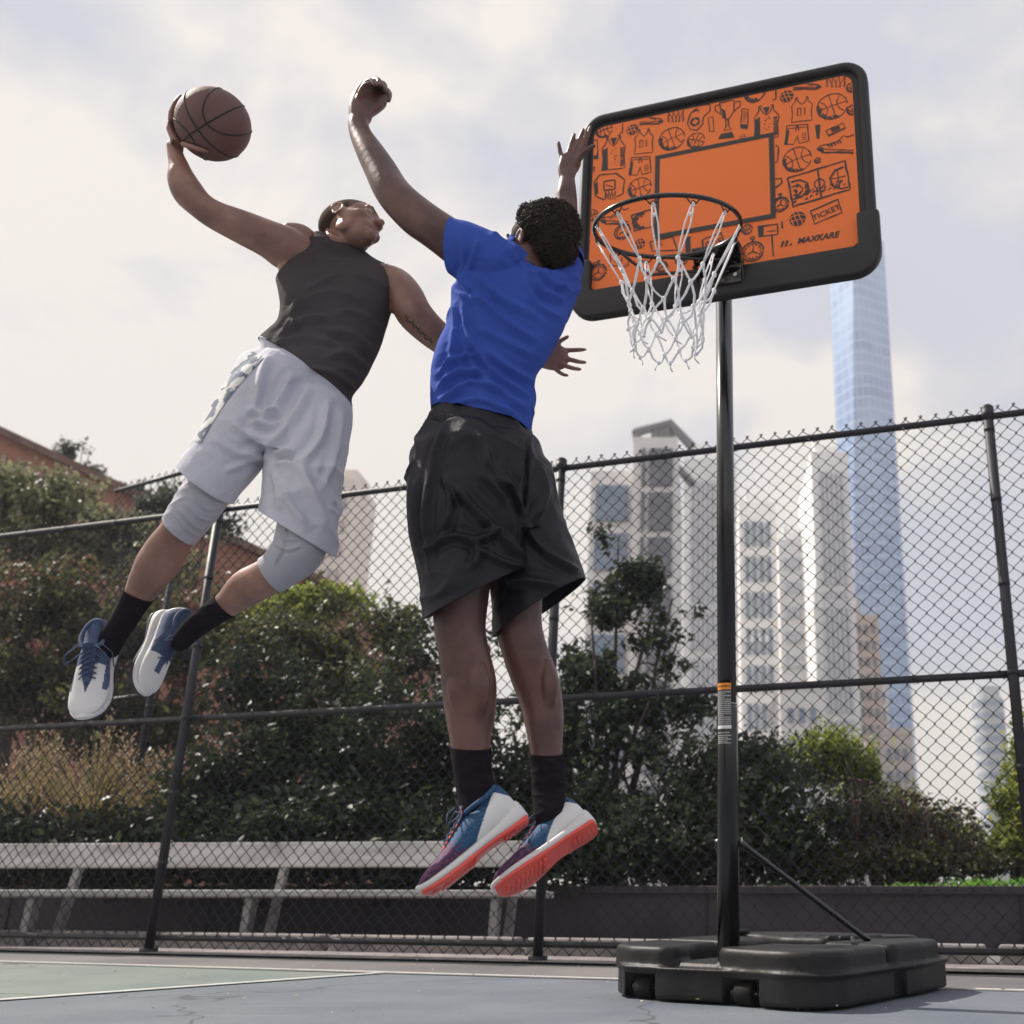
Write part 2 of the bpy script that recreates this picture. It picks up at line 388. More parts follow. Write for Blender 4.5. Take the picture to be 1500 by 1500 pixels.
# taller fence section standing further back on the left
fb = lambda x, off=0, z=0: Vector((x, 8.9-.20*(x+4.2), 0))+fn*off+Vector((0, 0, z))
pa = P(278, 690, 9.0); pb = P(165, 715, 9.6)
HB2 = pa.z
X2 = pa.x
fb = lambda x, off=0, z=0: Vector((x, 9.0-.55*(x-X2), 0))+fn*off+Vector((0, 0, z))
fence('chain_link_fence', 'taller dark fence section further back among the shrubs at the left', fb, [X2], HB2, 1.9, .1, X2-.95, X2+.02, 1, .09)
# ------------------------------------------------------------------ planter wall, bench
M_plant = mat('planter_dark', (.034, .029, .037), .75, (.055, .046, .055), 3, .35, 90)
root = empty('planter_wall', fp(-2, 1.75), 'low dark planter wall running behind the fence and bench', 'planter wall')
R3 = Matrix.Rotation(math.atan2(fd.y, fd.x), 3, 'Z')
mb = MB(); c = fp(-2.5, 1.85); mb.box((c.x, c.y, .16), (19, .20, .32), R3); mb.link('wall', M_plant, root)
mb = MB(); mb.box((c.x, c.y, .345), (19, .26, .05), R3); link('coping', evalmesh(mb.mesh(), [('BEVEL', dict(width=.006, segments=2))]), M_plant, root, False)
mb = MB()
for i in range(10): 
    q = fp(-10+i*1.9, 1.745); mb.box((q.x, q.y, .16), (.012, .012, .31), R3)
mb.link('joint', mat('joint_dark', (.03, .027, .03), .9), root)
sheet('soil', [tuple(fp(-14, 1.96))[:2], tuple(fp(8, 1.96))[:2], (8, 16), (-16, 20)], .31, mat('soil_dark', (.035, .027, .022), .95, (.07, .055, .04), 8, .6, 40))
M_bench = mat('bench_white', (.56, .54, .54), .6, (.36, .34, .33), 5, .35, 60, stretch=(.3, 3, 3))
ba, bb = P(788, 1305, 6.75), P(-260, 1305, 7.4); bd_ = (ba-bb); bd_.z = 0; bl = bd_.length; bd_.normalize(); bn = Vector((-bd_.y, bd_.x, 0))
RB = Matrix((bd_, bn, Vector((0, 0, 1)))).transposed()
root = empty('long_bench', (bb.x, bb.y, 0), 'long white plank bench with slanted backrest behind the fence', 'bench')
mid = (ba+bb)/2; mid.z = 0
def bev(mb, wd=.006): return evalmesh(mb.mesh(), [('BEVEL', dict(width=wd, segments=2))])
mb = MB()
for k in range(3): mb.box(mid+bn*(.06+.125*k)+Vector((0, 0, .327-.006*k)), (bl, .115, .038), RB)
link('seat', bev(mb), M_bench, root, False)
mb = MB(); tilt = RB @ Matrix.Rotation(R_(-16), 3, 'X')
mb.box(mid-bd_*.02+bn*.455+Vector((0, 0, .565)), (bl-.05, .032, .165), tilt); 
link('backrest', bev(mb), M_bench, root, False)
M_leg = mat('bench_leg', (.36, .345, .34), .7, (.27, .25, .25), 6, .3, 60)
for fx in (40, 360, 722):
    q = P(fx, 1305, (ba.y+(bb.y-ba.y)*(788-fx)/1048)); q.z = 0
    mb = MB()
    mb.add([q+bn*y+Vector((0, 0, z))+bd_*sx_ for sx_ in (-.025, .025) for y, z in ((.02, 0), (.09, 0), (.13, .30), (.04, .30))], [(0, 1, 2, 3), (7, 6, 5, 4), (0, 4, 5, 1), (1, 5, 6, 2), (2, 6, 7, 3), (3, 7, 4, 0)])
    link('leg', bev(mb), M_leg, root, False)
    mb = MB(); mb.add([q+bn*y+Vector((0, 0, z))+bd_*sx_ for sx_ in (-.025, .025) for y, z in ((.30, 0), (.37, 0), (.50, .62), (.46, .64))], [(0, 1, 2, 3), (7, 6, 5, 4), (0, 4, 5, 1), (1, 5, 6, 2), (2, 6, 7, 3), (3, 7, 4, 0)])
    link('leg', bev(mb), M_leg, root, False)
# ------------------------------------------------------------------ vegetation
def leafmesh(pts, sizes, up=.5, asp=.5):
    n = len(pts); pts = np.asarray(pts); sizes = np.asarray(sizes)
    a = rng.normal(size=(n, 3)); a /= np.linalg.norm(a, axis=1)[:, None]
    nn = rng.normal(size=(n, 3)); nn[:, 2] += up*2; nn /= np.linalg.norm(nn, axis=1)[:, None]
    a = a-nn*(a*nn).sum(1)[:, None]; a /= np.linalg.norm(a, axis=1)[:, None]+1e-9; b = np.cross(nn, a)
    s = sizes[:, None]; f = nn*s*.18
    v = np.stack([pts-a*s, pts+b*s*asp-a*s*.1+f, pts+a*s, pts-b*s*asp-a*s*.1+f], 1).reshape(-1, 3)
    me = bpy.data.meshes.new('leaves'); me.vertices.add(4*n); me.vertices.foreach_set('co', v.ravel())
    me.loops.add(6*n); me.polygons.add(2*n)
    i = np.arange(n)*4; li = np.stack([i, i+1, i+2, i, i+2, i+3], 1).ravel()
    me.loops.foreach_set('vertex_index', li); me.polygons.foreach_set('loop_start', np.arange(2*n)*3); me.update(calc_edges=True)
    return me
M_bark = mat('bark', (.05, .04, .035), .9, (.09, .07, .06), 10, .6, 40)
LM = {'dark': leafmat('leaf_dark', (.018, .026, .016), (.046, .064, .028), .35), 'olive': leafmat('leaf_olive', (.036, .040, .018), (.11, .11, .04), .45),
      'lime': leafmat('leaf_lime', (.10, .15, .03), (.26, .27, .06), .5), 'grey': leafmat('leaf_grey', (.05, .065, .045), (.11, .12, .09), .4),
      'pale': leafmat('leaf_hazed', (.11, .125, .07), (.24, .23, .13), .4), 'rust': leafmat('leaf_rust', (.16, .06, .05), (.30, .14, .11), .35), 'bright': leafmat('leaf_bright', (.06, .15, .02), (.16, .30, .05), .5)}  # pale leaves have the flare haze mixed into their colour
def plant(name, label, cat_, blobs, n, size, lm, group=None, gap=.0, gs=2.2, base=None, seedo=0, limbs=7, stemr=.03, extra=None):
    """blobs: (x px, y px, Y, rx px, ry px) ellipsoids of leaves; trunk and limbs reach into them"""
    B = [(P(x, y, Y), rx*mpp(P(x, y, Y)), ry*mpp(P(x, y, Y))) for x, y, Y, rx, ry in blobs]
    c0 = base if base is not None else Vector((sum(b[0].x for b in B)/len(B), sum(b[0].y for b in B)/len(B), .31))
    root = empty(name, c0, label, cat_, group)
    wts = np.array([b[1]*b[2]*b[1] for b in B]); wts = wts/wts.sum(); pts = []
    tries = 0
    while len(pts) < n and tries < n*12:
        tries += 1
        b = B[rng.choice(len(B), p=wts)]; d = rng.normal(size=3); d /= np.linalg.norm(d); r = rng.random()**.45
        edge = .84+.62*noise.noise(Vector(d)*3.6+b[0])
        q = Vector((b[0].x+d[0]*b[1]*r*edge, b[0].y+d[1]*b[1]*.8*r*edge, b[0].z+d[2]*b[2]*r*edge))
        if q.z < .32: continue
        if gap and noise.noise(q*gs+Vector((seedo, 0, 0))) < gap-.5+.25*(r-.5): continue
        pts.append(tuple(q))
    if extra: pts += extra
    pts = np.array(pts)+rng.normal(size=(len(pts), 3))*.015; sz = size*rng.uniform(.35, 1.45, len(pts))
    link('foliage', leafmesh(pts, sz), LM[lm], root, False)
    mb = MB()
    for i in range(limbs):
        b = B[i % len(B)]; e = b[0]+Vector((random.uniform(-.6, .6)*b[1], random.uniform(-.5, .5)*b[1], random.uniform(0, .8)*b[2]))
        s = c0+Vector((random.uniform(-.05, .05), random.uniform(-.05, .05), -.05)); m_ = s.lerp(e, .5)+Vector((random.uniform(-.1, .1), 0, random.uniform(-.1, .15)))
        pl = [s, s.lerp(m_, .5), m_, m_.lerp(e, .5), e]; pl = [p+Vector((random.uniform(-.03, .03),)*3) for p in pl]
        mb.tube(pl, [stemr, stemr*.8, stemr*.6, stemr*.4, stemr*.2], 6)
        for k in range(4):
            t = pl[2+k % 2]; d = Vector((random.gauss(0, 1), random.gauss(0, .6), random.gauss(.5, .6))).normalized()*b[1]*.5
            mb.tube([t, t+d*.5+Vector((0, 0, .02)), t+d], [stemr*.35, stemr*.22, stemr*.1], 5)
    mb.link('branches', M_bark, root, True)
    return root
GB = 'shrubs in the planted bed behind the fence'
plant('shrub', 'dense dark green hedge shrub behind the bench, between the two left fence posts', 'shrub', [(420, 1120, 8.6, 130, 120), (380, 1010, 8.8, 100, 90), (520, 1080, 8.5, 120, 130), (300, 1150, 8.4, 90, 90), (450, 1200, 8.2, 170, 60)], 15000, .034, 'dark', GB, gap=.22)
plant('shrub', 'tall olive green shrub with uneven top between the two players', 'shrub', [(470, 960, 9.6, 120, 95), (580, 935, 9.4, 70, 75), (380, 930, 9.8, 70, 60), (545, 1030, 9.2, 100, 90)], 11000, .036, 'olive', GB, gap=.36)
plant('shrub', 'dark leafy shrub directly behind the legs of the player in blue', 'shrub', [(650, 1120, 8.4, 110, 140), (740, 1170, 8.3, 110, 110), (610, 980, 9, 60, 80), (680, 1230, 8.1, 150, 50)], 13000, .032, 'dark', GB, gap=.25)
plant('tree', 'open branched small tree seen between the dark shorts and the hoop pole', 'tree', [(760, 930, 8.9, 50, 60), (820, 1060, 8.6, 70, 70), (890, 900, 8.7, 58, 70), (940, 850, 8.8, 70, 40), (905, 980, 8.6, 80, 60), (970, 960, 8.6, 62, 60), (850, 1000, 8.8, 50, 80), (930, 1060, 8.5, 100, 70), (1000, 905, 8.8, 50, 30), (880, 790, 8.9, 40, 28), (790, 960, 9.0, 40, 60), (1010, 1030, 8.7, 50, 40)], 9000, .040, 'dark', gap=.47, gs=3.2, limbs=14, stemr=.035)
plant('shrub', 'broad dark shrub filling the bed behind the hoop pole', 'shrub', [(900, 1200, 8.2, 120, 100), (1010, 1190, 8.2, 120, 110), (1110, 1190, 8.2, 110, 105), (1180, 1220, 8.0, 90, 80), (840, 1120, 8.6, 80, 90), (1120, 1120, 8.6, 90, 55)], 19000, .030, 'dark', GB, gap=.15)
plant('shrub', 'yellow green feathery shrub catching the light right of the pole', 'shrub', [(1215, 1100, 9.2, 60, 45), (1275, 1130, 9.2, 62, 50), (1330, 1180, 9.0, 45, 30), (1180, 1130, 9.4, 60, 60), (1250, 1185, 9, 80, 50), (1340, 1200, 8.8, 60, 40), (1400, 1230, 8.6, 60, 35)], 11000, .026, 'lime', GB, gap=.3)
plant('shrub', 'low dark perennial bed with dried seed heads right of the pole', 'shrub', [(1300, 1210, 8.2, 80, 50), (1380, 1220, 8.2, 70, 45), (1240, 1220, 8.3, 60, 55), (1420, 1250, 8.1, 50, 30), (1230, 1265, 7.9, 80, 35), (1340, 1265, 7.9, 80, 35), (1440, 1270, 7.9, 60, 25)], 15000, .024, 'olive', GB, gap=.25)
plant('shrub', 'leafy shrub cut by the right edge of the picture', 'shrub', [(1480, 1190, 8.0, 45, 55), (1510, 1130, 8.2, 45, 90), (1465, 1235, 8.0, 50, 40)], 4500, .028, 'lime', GB, gap=.4)
plant('shrub', 'low black green hedge behind the left half of the bench', 'shrub', [(-20, 1240, 8.3, 110, 75), (80, 1250, 8.3, 110, 70), (190, 1245, 8.3, 110, 75), (300, 1240, 8.3, 110, 75), (330, 1180, 8.6, 90, 60)], 11000, .04, 'dark', GB, gap=0, limbs=5)  # hedge row added low down, dark leaves stand in for shade under the shrubs
plant('shrub', 'low black green hedge behind the right half of the bench', 'shrub', [(400, 1240, 8.1, 110, 80), (520, 1240, 8.1, 110, 85), (620, 1240, 8.0, 110, 80), (720, 1245, 8.0, 100, 75), (560, 1170, 8.5, 120, 70)], 12000, .04, 'dark', GB, gap=0, limbs=5)
plant('shrub', 'low black green hedge along the planter edge behind the pole', 'shrub', [(830, 1250, 7.9, 100, 70), (940, 1245, 7.9, 100, 80), (1050, 1245, 7.9, 100, 85), (1150, 1250, 7.9, 90, 75), (1060, 1150, 8.4, 110, 80)], 12000, .036, 'dark', GB, gap=0, limbs=5)
# dried seed heads on stalks
mb = MB(); M_seed = mat('seed_head', (.035, .022, .02), .9, (.08, .045, .035), 20)
c0 = P(1330, 1290, 7.9); root = empty('seed_head_plant', (c0.x, c0.y, .31), 'dark round dried seed heads on thin stalks above the right bed', 'plant')
hd = MB()
for i in range(95):
    x = random.uniform(1240, 1430); top = 1135+(x-1240)*.28+random.expovariate(1/28); q = P(x, top, random.uniform(7.7, 8.3)); b = Vector((q.x+random.uniform(-.1, .1), q.y, .31))
    m_ = b.lerp(q, .6)+Vector((random.uniform(-.04, .04), 0, 0)); mb.tube([b, m_, q], [.003, .0025, .002], 4); hd.ell(q, (.017, .017, .014), n=5)
mb.link('stalks', M_seed, root, True); o_ = hd.link('seed_heads', M_seed, root, True); o_['kind'] = 'stuff'
# plume grasses on the left
M_plume = leafmat('plume_grass', (.22, .155, .10), (.42, .32, .22), .4); M_plume2 = leafmat('plume_blade', (.10, .09, .04), (.26, .2, .1), .4)
for ci, (cx, Y, lab) in enumerate([(25, 8.6, 'tan plume grass clump at the far left edge'), (120, 8.4, 'tan plume grass clump below the white-toed shoe'), (205, 8.7, 'tan plume grass clump beside the left fence post')]):
    b = P(cx, 1290, Y); b.z = .31; root = empty('plume_grass', b, lab, 'ornamental grass', 'plume grasses in the left bed')
    m1 = MB(); m2 = MB()
    for i in range(260):
        a = random.uniform(0, 6.28); r = random.random(); hh = random.uniform(.75, 1.35)*(1 if ci < 2 else .85); top = b+Vector((math.cos(a)*r*.62, math.sin(a)*r*.5, hh*(1-.25*r)))
        m_ = b.lerp(top, .5)+Vector((-.12*math.cos(a)*r, 0, .16)); wv = Vector((.006, .002, 0))
        m2.add([b-wv, b+wv, m_+wv, m_-wv, top], [(0, 1, 2, 3), (3, 2, 4)])
        if i % 2 == 0:
            for k in range(7):
                q = top+Vector((random.gauss(0, .02), random.gauss(0, .02), -.02*k+random.uniform(0, .02))); s = .014; d = Vector((random.gauss(0, 1), random.gauss(0, 1), 1.6)).normalized()*s*2; e2 = d.orthogonal().normalized()*s*.35
                m1.add([q-e2, q+e2, q+d], [(0, 1, 2)])
    m1.link('plumes', M_plume, root); m2.link('blades', M_plume2, root)
# bright ground cover and blades at the front of the bed
bl_ = MB()
for i in range(5200):
    x = random.uniform(-.2, 3.4); p = fp(x, random.uniform(1.98, 2.7), .315); s = random.uniform(.05, .16)*(1 if x > 1.0 else .7)
    if noise.noise(Vector((p.x*1.6, p.y*1.6, 3))) < -.12: continue
    a = random.uniform(0, 6.28); d = Vector((math.cos(a)*.6, math.sin(a)*.6, random.uniform(.5, 1.2))).normalized()*s; w_ = Vector((-math.sin(a), math.cos(a), 0))*s*.07
    bl_.add([p-w_, p+w_, p+d*.6+w_*1.1, p+d*.6-w_*1.1, p+d+Vector((math.cos(a), math.sin(a), -.3))*s*.25], [(0, 1, 2, 3), (3, 2, 4)])
o = bl_.link('ground_cover', LM['bright']); tag(o, 'bright green strappy ground cover along the planter edge at right', 'ground cover', kind='stuff')
# left background: brick gable, trees
plant('shrub', 'tall mixed green hedge shrub at far left with rusty blooms', 'shrub', [(60, 900, 12, 120, 100), (190, 930, 12, 110, 110), (40, 1000, 11.5, 110, 80), (290, 940, 11.5, 80, 100), (180, 1060, 11.5, 150, 70)], 21000, .045, 'olive', GB, gap=.34)
plant('shrub', 'rust red flowering shrub showing between green hedges at left', 'shrub', [(110, 960, 12.6, 130, 70), (60, 850, 13, 90, 50), (230, 1000, 12.4, 110, 55), (280, 900, 12, 60, 40)], 4200, .04, 'rust', GB, gap=.5)
plant('tree', 'large pale green tree crown above the fence rail at left', 'tree', [(60, 735, 15, 110, 58), (-20, 720, 15, 80, 60), (150, 790, 15, 120, 55), (40, 830, 15, 140, 60), (230, 850, 14.5, 80, 60)], 20000, .055, 'pale', gap=.2, limbs=10, stemr=.07)
plant('tree', 'small blue green treetop standing above the brick slope at left', 'tree', [(112, 655, 24, 26, 20), (95, 668, 24, 22, 14), (135, 690, 24, 22, 16), (215, 725, 24, 45, 18)], 1500, .06, 'grey', gap=.5, limbs=6, stemr=.05)
plant('tree', 'lacy tree with sky showing through, left of the tall fence post', 'tree', [(250, 735, 13.5, 60, 30), (300, 720, 13.5, 50, 30), (200, 735, 13.5, 40, 22), (330, 770, 13.5, 40, 30)], 1500, .045, 'grey', gap=.52, limbs=10, stemr=.03)
plant('shrub', 'sunlit yellow green shrub top behind the shins of the player with the ball', 'shrub', [(470, 880, 11.5, 90, 26), (400, 905, 11.3, 90, 40), (330, 900, 11.5, 50, 40)], 4200, .045, 'lime', GB, gap=.35)
M_brick = None
def brickmat(name, c1, c2, mortar, sc):
    m, nt, b = newmat(name); N = nt.nodes; L = nt.links; br = N.new('ShaderNodeTexBrick'); tc = N.new('ShaderNodeTexCoord'); mp = N.new('ShaderNodeMapping')
    mp.inputs['Rotation'].default_value = (R_(90), 0, 0); L.new(tc.outputs['Object'], mp.inputs[0]); L.new(mp.outputs[0], br.inputs[0])
    br.inputs['Scale'].default_value = sc; br.inputs['Color1'].default_value = (*c1, 1); br.inputs['Color2'].default_value = (*c2, 1); br.inputs['Mortar'].default_value = (*mortar, 1)
    L.new(br.outputs[0], b.inputs['Base Color']); b.inputs['Roughness'].default_value = .9; return m
M_brick = brickmat('brick_red', (.30, .12, .09), (.38, .17, .12), (.3, .24, .2), 2.5)
r0 = P(-40, 615, 20); r1 = P(497, 872, 20)
root = empty('brick_building', (r0.x, 20, 0), 'red brick building with a long sloping roofline behind the left trees', 'building')
mb = MB(); mb.add([(r0.x-3, 20, 0), (r1.x, 20, 0), (r1.x, 20, r1.z), (r0.x, 20, r0.z), (r0.x-3, 20, r0.z), (r0.x-3, 28, 0), (r1.x, 28, 0), (r1.x, 28, r1.z), (r0.x, 28, r0.z), (r0.x-3, 28, r0.z)],
    [(0, 1, 2, 3, 4), (9, 8, 7, 6, 5), (1, 6, 7, 2), (0, 4, 9, 5), (4, 3, 8, 9), (2, 7, 8, 3)]); mb.link('wall', M_brick, root)
mb = MB(); a = Vector((r0.x-.2, 24, r0.z+.12)); b = Vector((r1.x+.2, 24, r1.z+.02)); d = (b-a)
an = math.atan2(d.z, d.x); mb.box((a+b)/2, (d.length, 8.5, .14), Matrix.Rotation(-an, 3, 'Y')); mb.link('roof', mat('roof_brown', (.20, .12, .10), .8, (.13, .08, .07), 3), root)
# ------------------------------------------------------------------ distant buildings
def facade(root, x0, x1, Y, z0, z1, nx, nz, mw, fw=.6, fh=.6, lab=None, dz=.25, cap=100):
    """recessed glazing set proud by a frame: separate panes on the front"""
    W = (x1-x0)/nx; H = (z1-z0)/nz; me = None; cnt = 0
    for j in range(nz):
        for i in range(nx):
            if cnt >= cap: return
            if me is None:
                mb = MB(); mb.box((0, 0, 0), (W*fw, dz, H*fh)); me = mb.mesh(); me.materials.append(mw)
            o = bpy.data.objects.new('window', me); COL.objects.link(o); o.parent = root
            o.location = Vector((x0+W*(i+.5), Y-dz*.3, z1-H*(j+.5)))-root.location; cnt += 1
def glass(name, col, col2, sc=.6): return mat(name, col, .25, col2, sc, spec=.8)
M_g1 = glass('glass_blue', (.11, .16, .24), (.18, .24, .32)); M_g2 = glass('glass_dark', (.07, .075, .10), (.12, .13, .16))
M_pale = mat('pale_stone', (.80, .78, .76), .8, (.72, .70, .69), .4); M_beige = mat('beige_stone', (.62, .54, .48), .85, (.68, .61, .56), .3)
M_brown = mat('brown_stone', (.52, .42, .36), .85, (.60, .50, .44), .25)
def ext(x, y, Y): return P(x, y, Y)
# A: mid rise with louvred bays and a rooftop frame
Y = 60; a = ext(866, 690, Y); b = ext(930, 650, Y); c = ext(993, 650, Y)
root = empty('office_building', ((a.x+c.x)/2, Y+8, 0), 'pale office block with dark louvred bays and a rooftop frame, left of the pole', 'building')
mb = MB(); mb.box(((a.x+b.x)/2, Y+8, a.z/2), (b.x-a.x, 16, a.z)); mb.box(((b.x+c.x)/2, Y+7, b.z/2), (c.x-b.x, 16, b.z)); mb.link('wall', M_pale, root)
mb = MB(); W = c.x-b.x; zt = ext(985, 624, Y).z; zl = ext(935, 646, Y).z+.4
for sy_ in (Y-.4, Y+6):
    for px_, zz in ((b.x+.2, zl), (b.x+W*.5, (zl+zt)/2), (c.x-.6, zt)): mb.tube([Vector((px_, sy_, b.z)), Vector((px_, sy_, zz))], .2, 6)
    mb.tube([Vector((b.x, sy_, zl)), Vector((c.x-.5, sy_, zt)), Vector((c.x+.9, sy_, b.z-.4))], .3, 6)
for px_, zz in ((b.x+.1, zl), (c.x-.5, zt)): mb.tube([Vector((px_, Y-.4, zz)), Vector((px_, Y+6, zz))], .3, 6)
mb.box((b.x+W*.6, Y+3, b.z+.9), (W*.5, 4, 1.8))
mb.link('roof_frame', mat('grey_frame', (.22, .21, .22), .6), root)
facade(root, a.x+.3, b.x-.25, Y, a.z-22, a.z-.6, 1, 7, M_g1, .94, .74, dz=.3)
facade(root, b.x+.5, b.x+W*.28, Y-1, b.z-23, b.z-.6, 1, 8, M_g2, .8, .86, dz=.3)
facade(root, b.x+W*.34, c.x-.2, Y-1, b.z-23, b.z-.6, 1, 8, M_g2, .9, .84, dz=.3)
# B: group of pale hazy towers
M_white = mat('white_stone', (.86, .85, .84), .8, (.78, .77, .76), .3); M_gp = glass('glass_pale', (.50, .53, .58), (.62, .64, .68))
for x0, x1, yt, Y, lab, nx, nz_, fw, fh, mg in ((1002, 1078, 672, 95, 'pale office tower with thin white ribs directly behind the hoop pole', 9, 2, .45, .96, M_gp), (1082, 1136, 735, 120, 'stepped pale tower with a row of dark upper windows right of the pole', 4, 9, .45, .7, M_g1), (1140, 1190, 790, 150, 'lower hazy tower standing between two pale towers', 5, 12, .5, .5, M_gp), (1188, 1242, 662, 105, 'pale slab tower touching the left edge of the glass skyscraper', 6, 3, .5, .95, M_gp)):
    a = ext(x0, yt, Y); b = ext(x1, yt, Y); root = empty('office_tower', ((a.x+b.x)/2, Y+8, 0), lab, 'building'); W = b.x-a.x
    mb = MB(); mb.box(((a.x+b.x)/2, Y+8, a.z/2), (W, 16, a.z)); mb.box(((a.x+b.x)/2+W*.08, Y+9, a.z+1), (W*.6, 9, 3)); mb.box(((a.x+b.x)/2-W*.2, Y+6, a.z+2.2), (W*.14, 2, 3)); mb.box(((a.x+b.x)/2, Y+8, a.z*.62), (W*1.03, 16.6, 1.0)); mb.link('wall', M_white, root)
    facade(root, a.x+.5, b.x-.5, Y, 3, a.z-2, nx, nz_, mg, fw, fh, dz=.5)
# C: glass skyscraper, square foot twisting to a turned square top
Y = 300
fl, fr_ = ext(1262, 1100, Y), ext(1378, 1100, Y); tl, tr_ = ext(1207, 290, Y), ext(1281, 290, Y)
cx_ = (fl.x+fr_.x)/2; hw = (fr_.x-fl.x)/2; H = tl.z; cxt = (tl.x+tr_.x)/2
cx_ = (ext(1254, 400, Y).x+ext(1308, 1000, Y).x)/2; hw = 51*mpp(ext(1300, 1000, Y)); H = ext(1260, 335, Y).z
root = empty('glass_skyscraper', (cx_, Y+hw, 0), 'very tall tapering pale blue glass skyscraper standing right of the backboard', 'skyscraper')
def towermat():
    m, nt, b = newmat('tower_glass'); N = nt.nodes; L = nt.links; tc = N.new('ShaderNodeTexCoord'); s = N.new('ShaderNodeSeparateXYZ'); L.new(tc.outputs['Object'], s.inputs[0])
    def lines(sock, sc, wd):
        a = N.new('ShaderNodeMath'); a.operation = 'MULTIPLY'; a.inputs[1].default_value = sc; L.new(sock, a.inputs[0])
        f = N.new('ShaderNodeMath'); f.operation = 'FRACT'; L.new(a.outputs[0], f.inputs[0]); g_ = N.new('ShaderNodeMath'); g_.operation = 'LESS_THAN'; g_.inputs[1].default_value = wd; L.new(f.outputs[0], g_.inputs[0]); return g_
    l1 = lines(s.outputs['Z'], .25, .22); l2 = lines(s.outputs['X'], .55, .15); mx_ = N.new('ShaderNodeMath'); mx_.operation = 'MAXIMUM'; L.new(l1.outputs[0], mx_.inputs[0]); L.new(l2.outputs[0], mx_.inputs[1])
    n = N.new('ShaderNodeTexNoise'); n.inputs['Scale'].default_value = .09; L.new(tc.outputs['Object'], n.inputs[0])
    r = N.new('ShaderNodeValToRGB'); r.color_ramp.elements[0].color = (.08, .17, .42, 1); r.color_ramp.elements[1].color = (.20, .36, .60, 1); r.color_ramp.elements[0].position = .35; r.color_ramp.elements[1].position = .65; L.new(n.outputs[0], r.inputs[0])
    mm = N.new('ShaderNodeMix'); mm.data_type = 'RGBA'; mm.inputs[7].default_value = (.28, .42, .64, 1); L.new(r.outputs[0], mm.inputs[6]); L.new(mx_.outputs[0], mm.inputs[0]); L.new(mm.outputs[2], b.inputs['Base Color'])
    b.inputs['Roughness'].default_value = .3; b.inputs['Specular IOR Level'].default_value = .8; return m
M_tow = towermat(); an = R_(-14); mb = MB(); base = []; top = []
for k in range(4):
    q = R_(45+90*k)+an; base.append(Vector((cx_+hw*1.22*math.cos(q), Y+hw+hw*1.22*math.sin(q), 0)))
    q = R_(90*k)+an; top.append(Vector((cx_+hw*.95*math.cos(q), Y+hw+hw*.95*math.sin(q), H)))
fs = [(3, 2, 1, 0), (4, 5, 6, 7)]
for k in range(4): fs += [(k, 4+(k+1) % 4, 4+k), (k, (k+1) % 4, 4+(k+1) % 4)]
mb.add(base+top, fs); mb.link('tower_shaft', M_tow, root)
mb = MB(); mb.tube([Vector((cx_, Y+hw, H)), Vector((cx_, Y+hw, H+4))], hw*.6, 24); mb.link('crown', M_g2, root)
mb = MB()
def face_pt(k, j, u_, z): return None
# D, E, F, G
Y = 150; a = ext(1228, 900, Y); b = ext(1286, 900, Y); root = empty('apartment_building', ((a.x+b.x)/2, Y+8, 0), 'brown brick apartment tower in front of the skyscraper foot', 'building')
mb = MB(); mb.box(((a.x+b.x)/2, Y+8, a.z/2), (b.x-a.x, 16, a.z)); mb.box(((a.x+b.x)/2-1, Y+8, a.z+1.2), ((b.x-a.x)*.6, 10, 3.4)); mb.link('wall', M_brown, root)
facade(root, a.x+.3, b.x-.3, Y, 3, a.z-1, 5, 14, M_g2, .45, .5, dz=.3)
Y = 210; a = ext(1428, 1012, Y); b = ext(1474, 1012, Y); root = empty('round_tower', ((a.x+b.x)/2, Y+4, 0), 'small grey banded round-topped tower far off at the right', 'building')
mb = MB(); r = (b.x-a.x)/2; c = Vector(((a.x+b.x)/2, Y+r, 0)); mb.tube([c, c+Vector((0, 0, a.z*.97))], r, 24); mb.tube([c+Vector((0, 0, a.z*.97)), c+Vector((0, 0, a.z*1.03))], r*.8, 24); mb.link('wall', mat('grey_render', (.50, .53, .56), .8), root)
mb = MB()
for k in range(11): z = a.z*.92-k*2.3; mb.tube([c+Vector((0, 0, z)), c+Vector((0, 0, z+1.1))], r*1.015, 24)
mb.link('window_band', mat('band_grey', (.30, .35, .42), .7), root)
Y = 130; a = ext(468, 700, Y); b = ext(519, 700, Y); root = empty('stone_tower', ((a.x+b.x)/2, Y+5, 0), 'slim beige tower seen between the two players', 'building')
mb = MB(); mb.box(((a.x+b.x)/2, Y+5, a.z/2), (b.x-a.x, 10, a.z)); zt = ext(490, 680, Y).z; mb.box(((a.x+b.x)/2+.6, Y+5, (a.z+zt)/2), ((b.x-a.x)*.55, 6, zt-a.z)); mb.link('wall', M_beige, root)
facade(root, a.x+.3, b.x-.3, Y, a.z*.2, a.z-2, 4, 12, mat('beige_pane', (.32, .28, .27), .5), .4, .5, dz=.3)
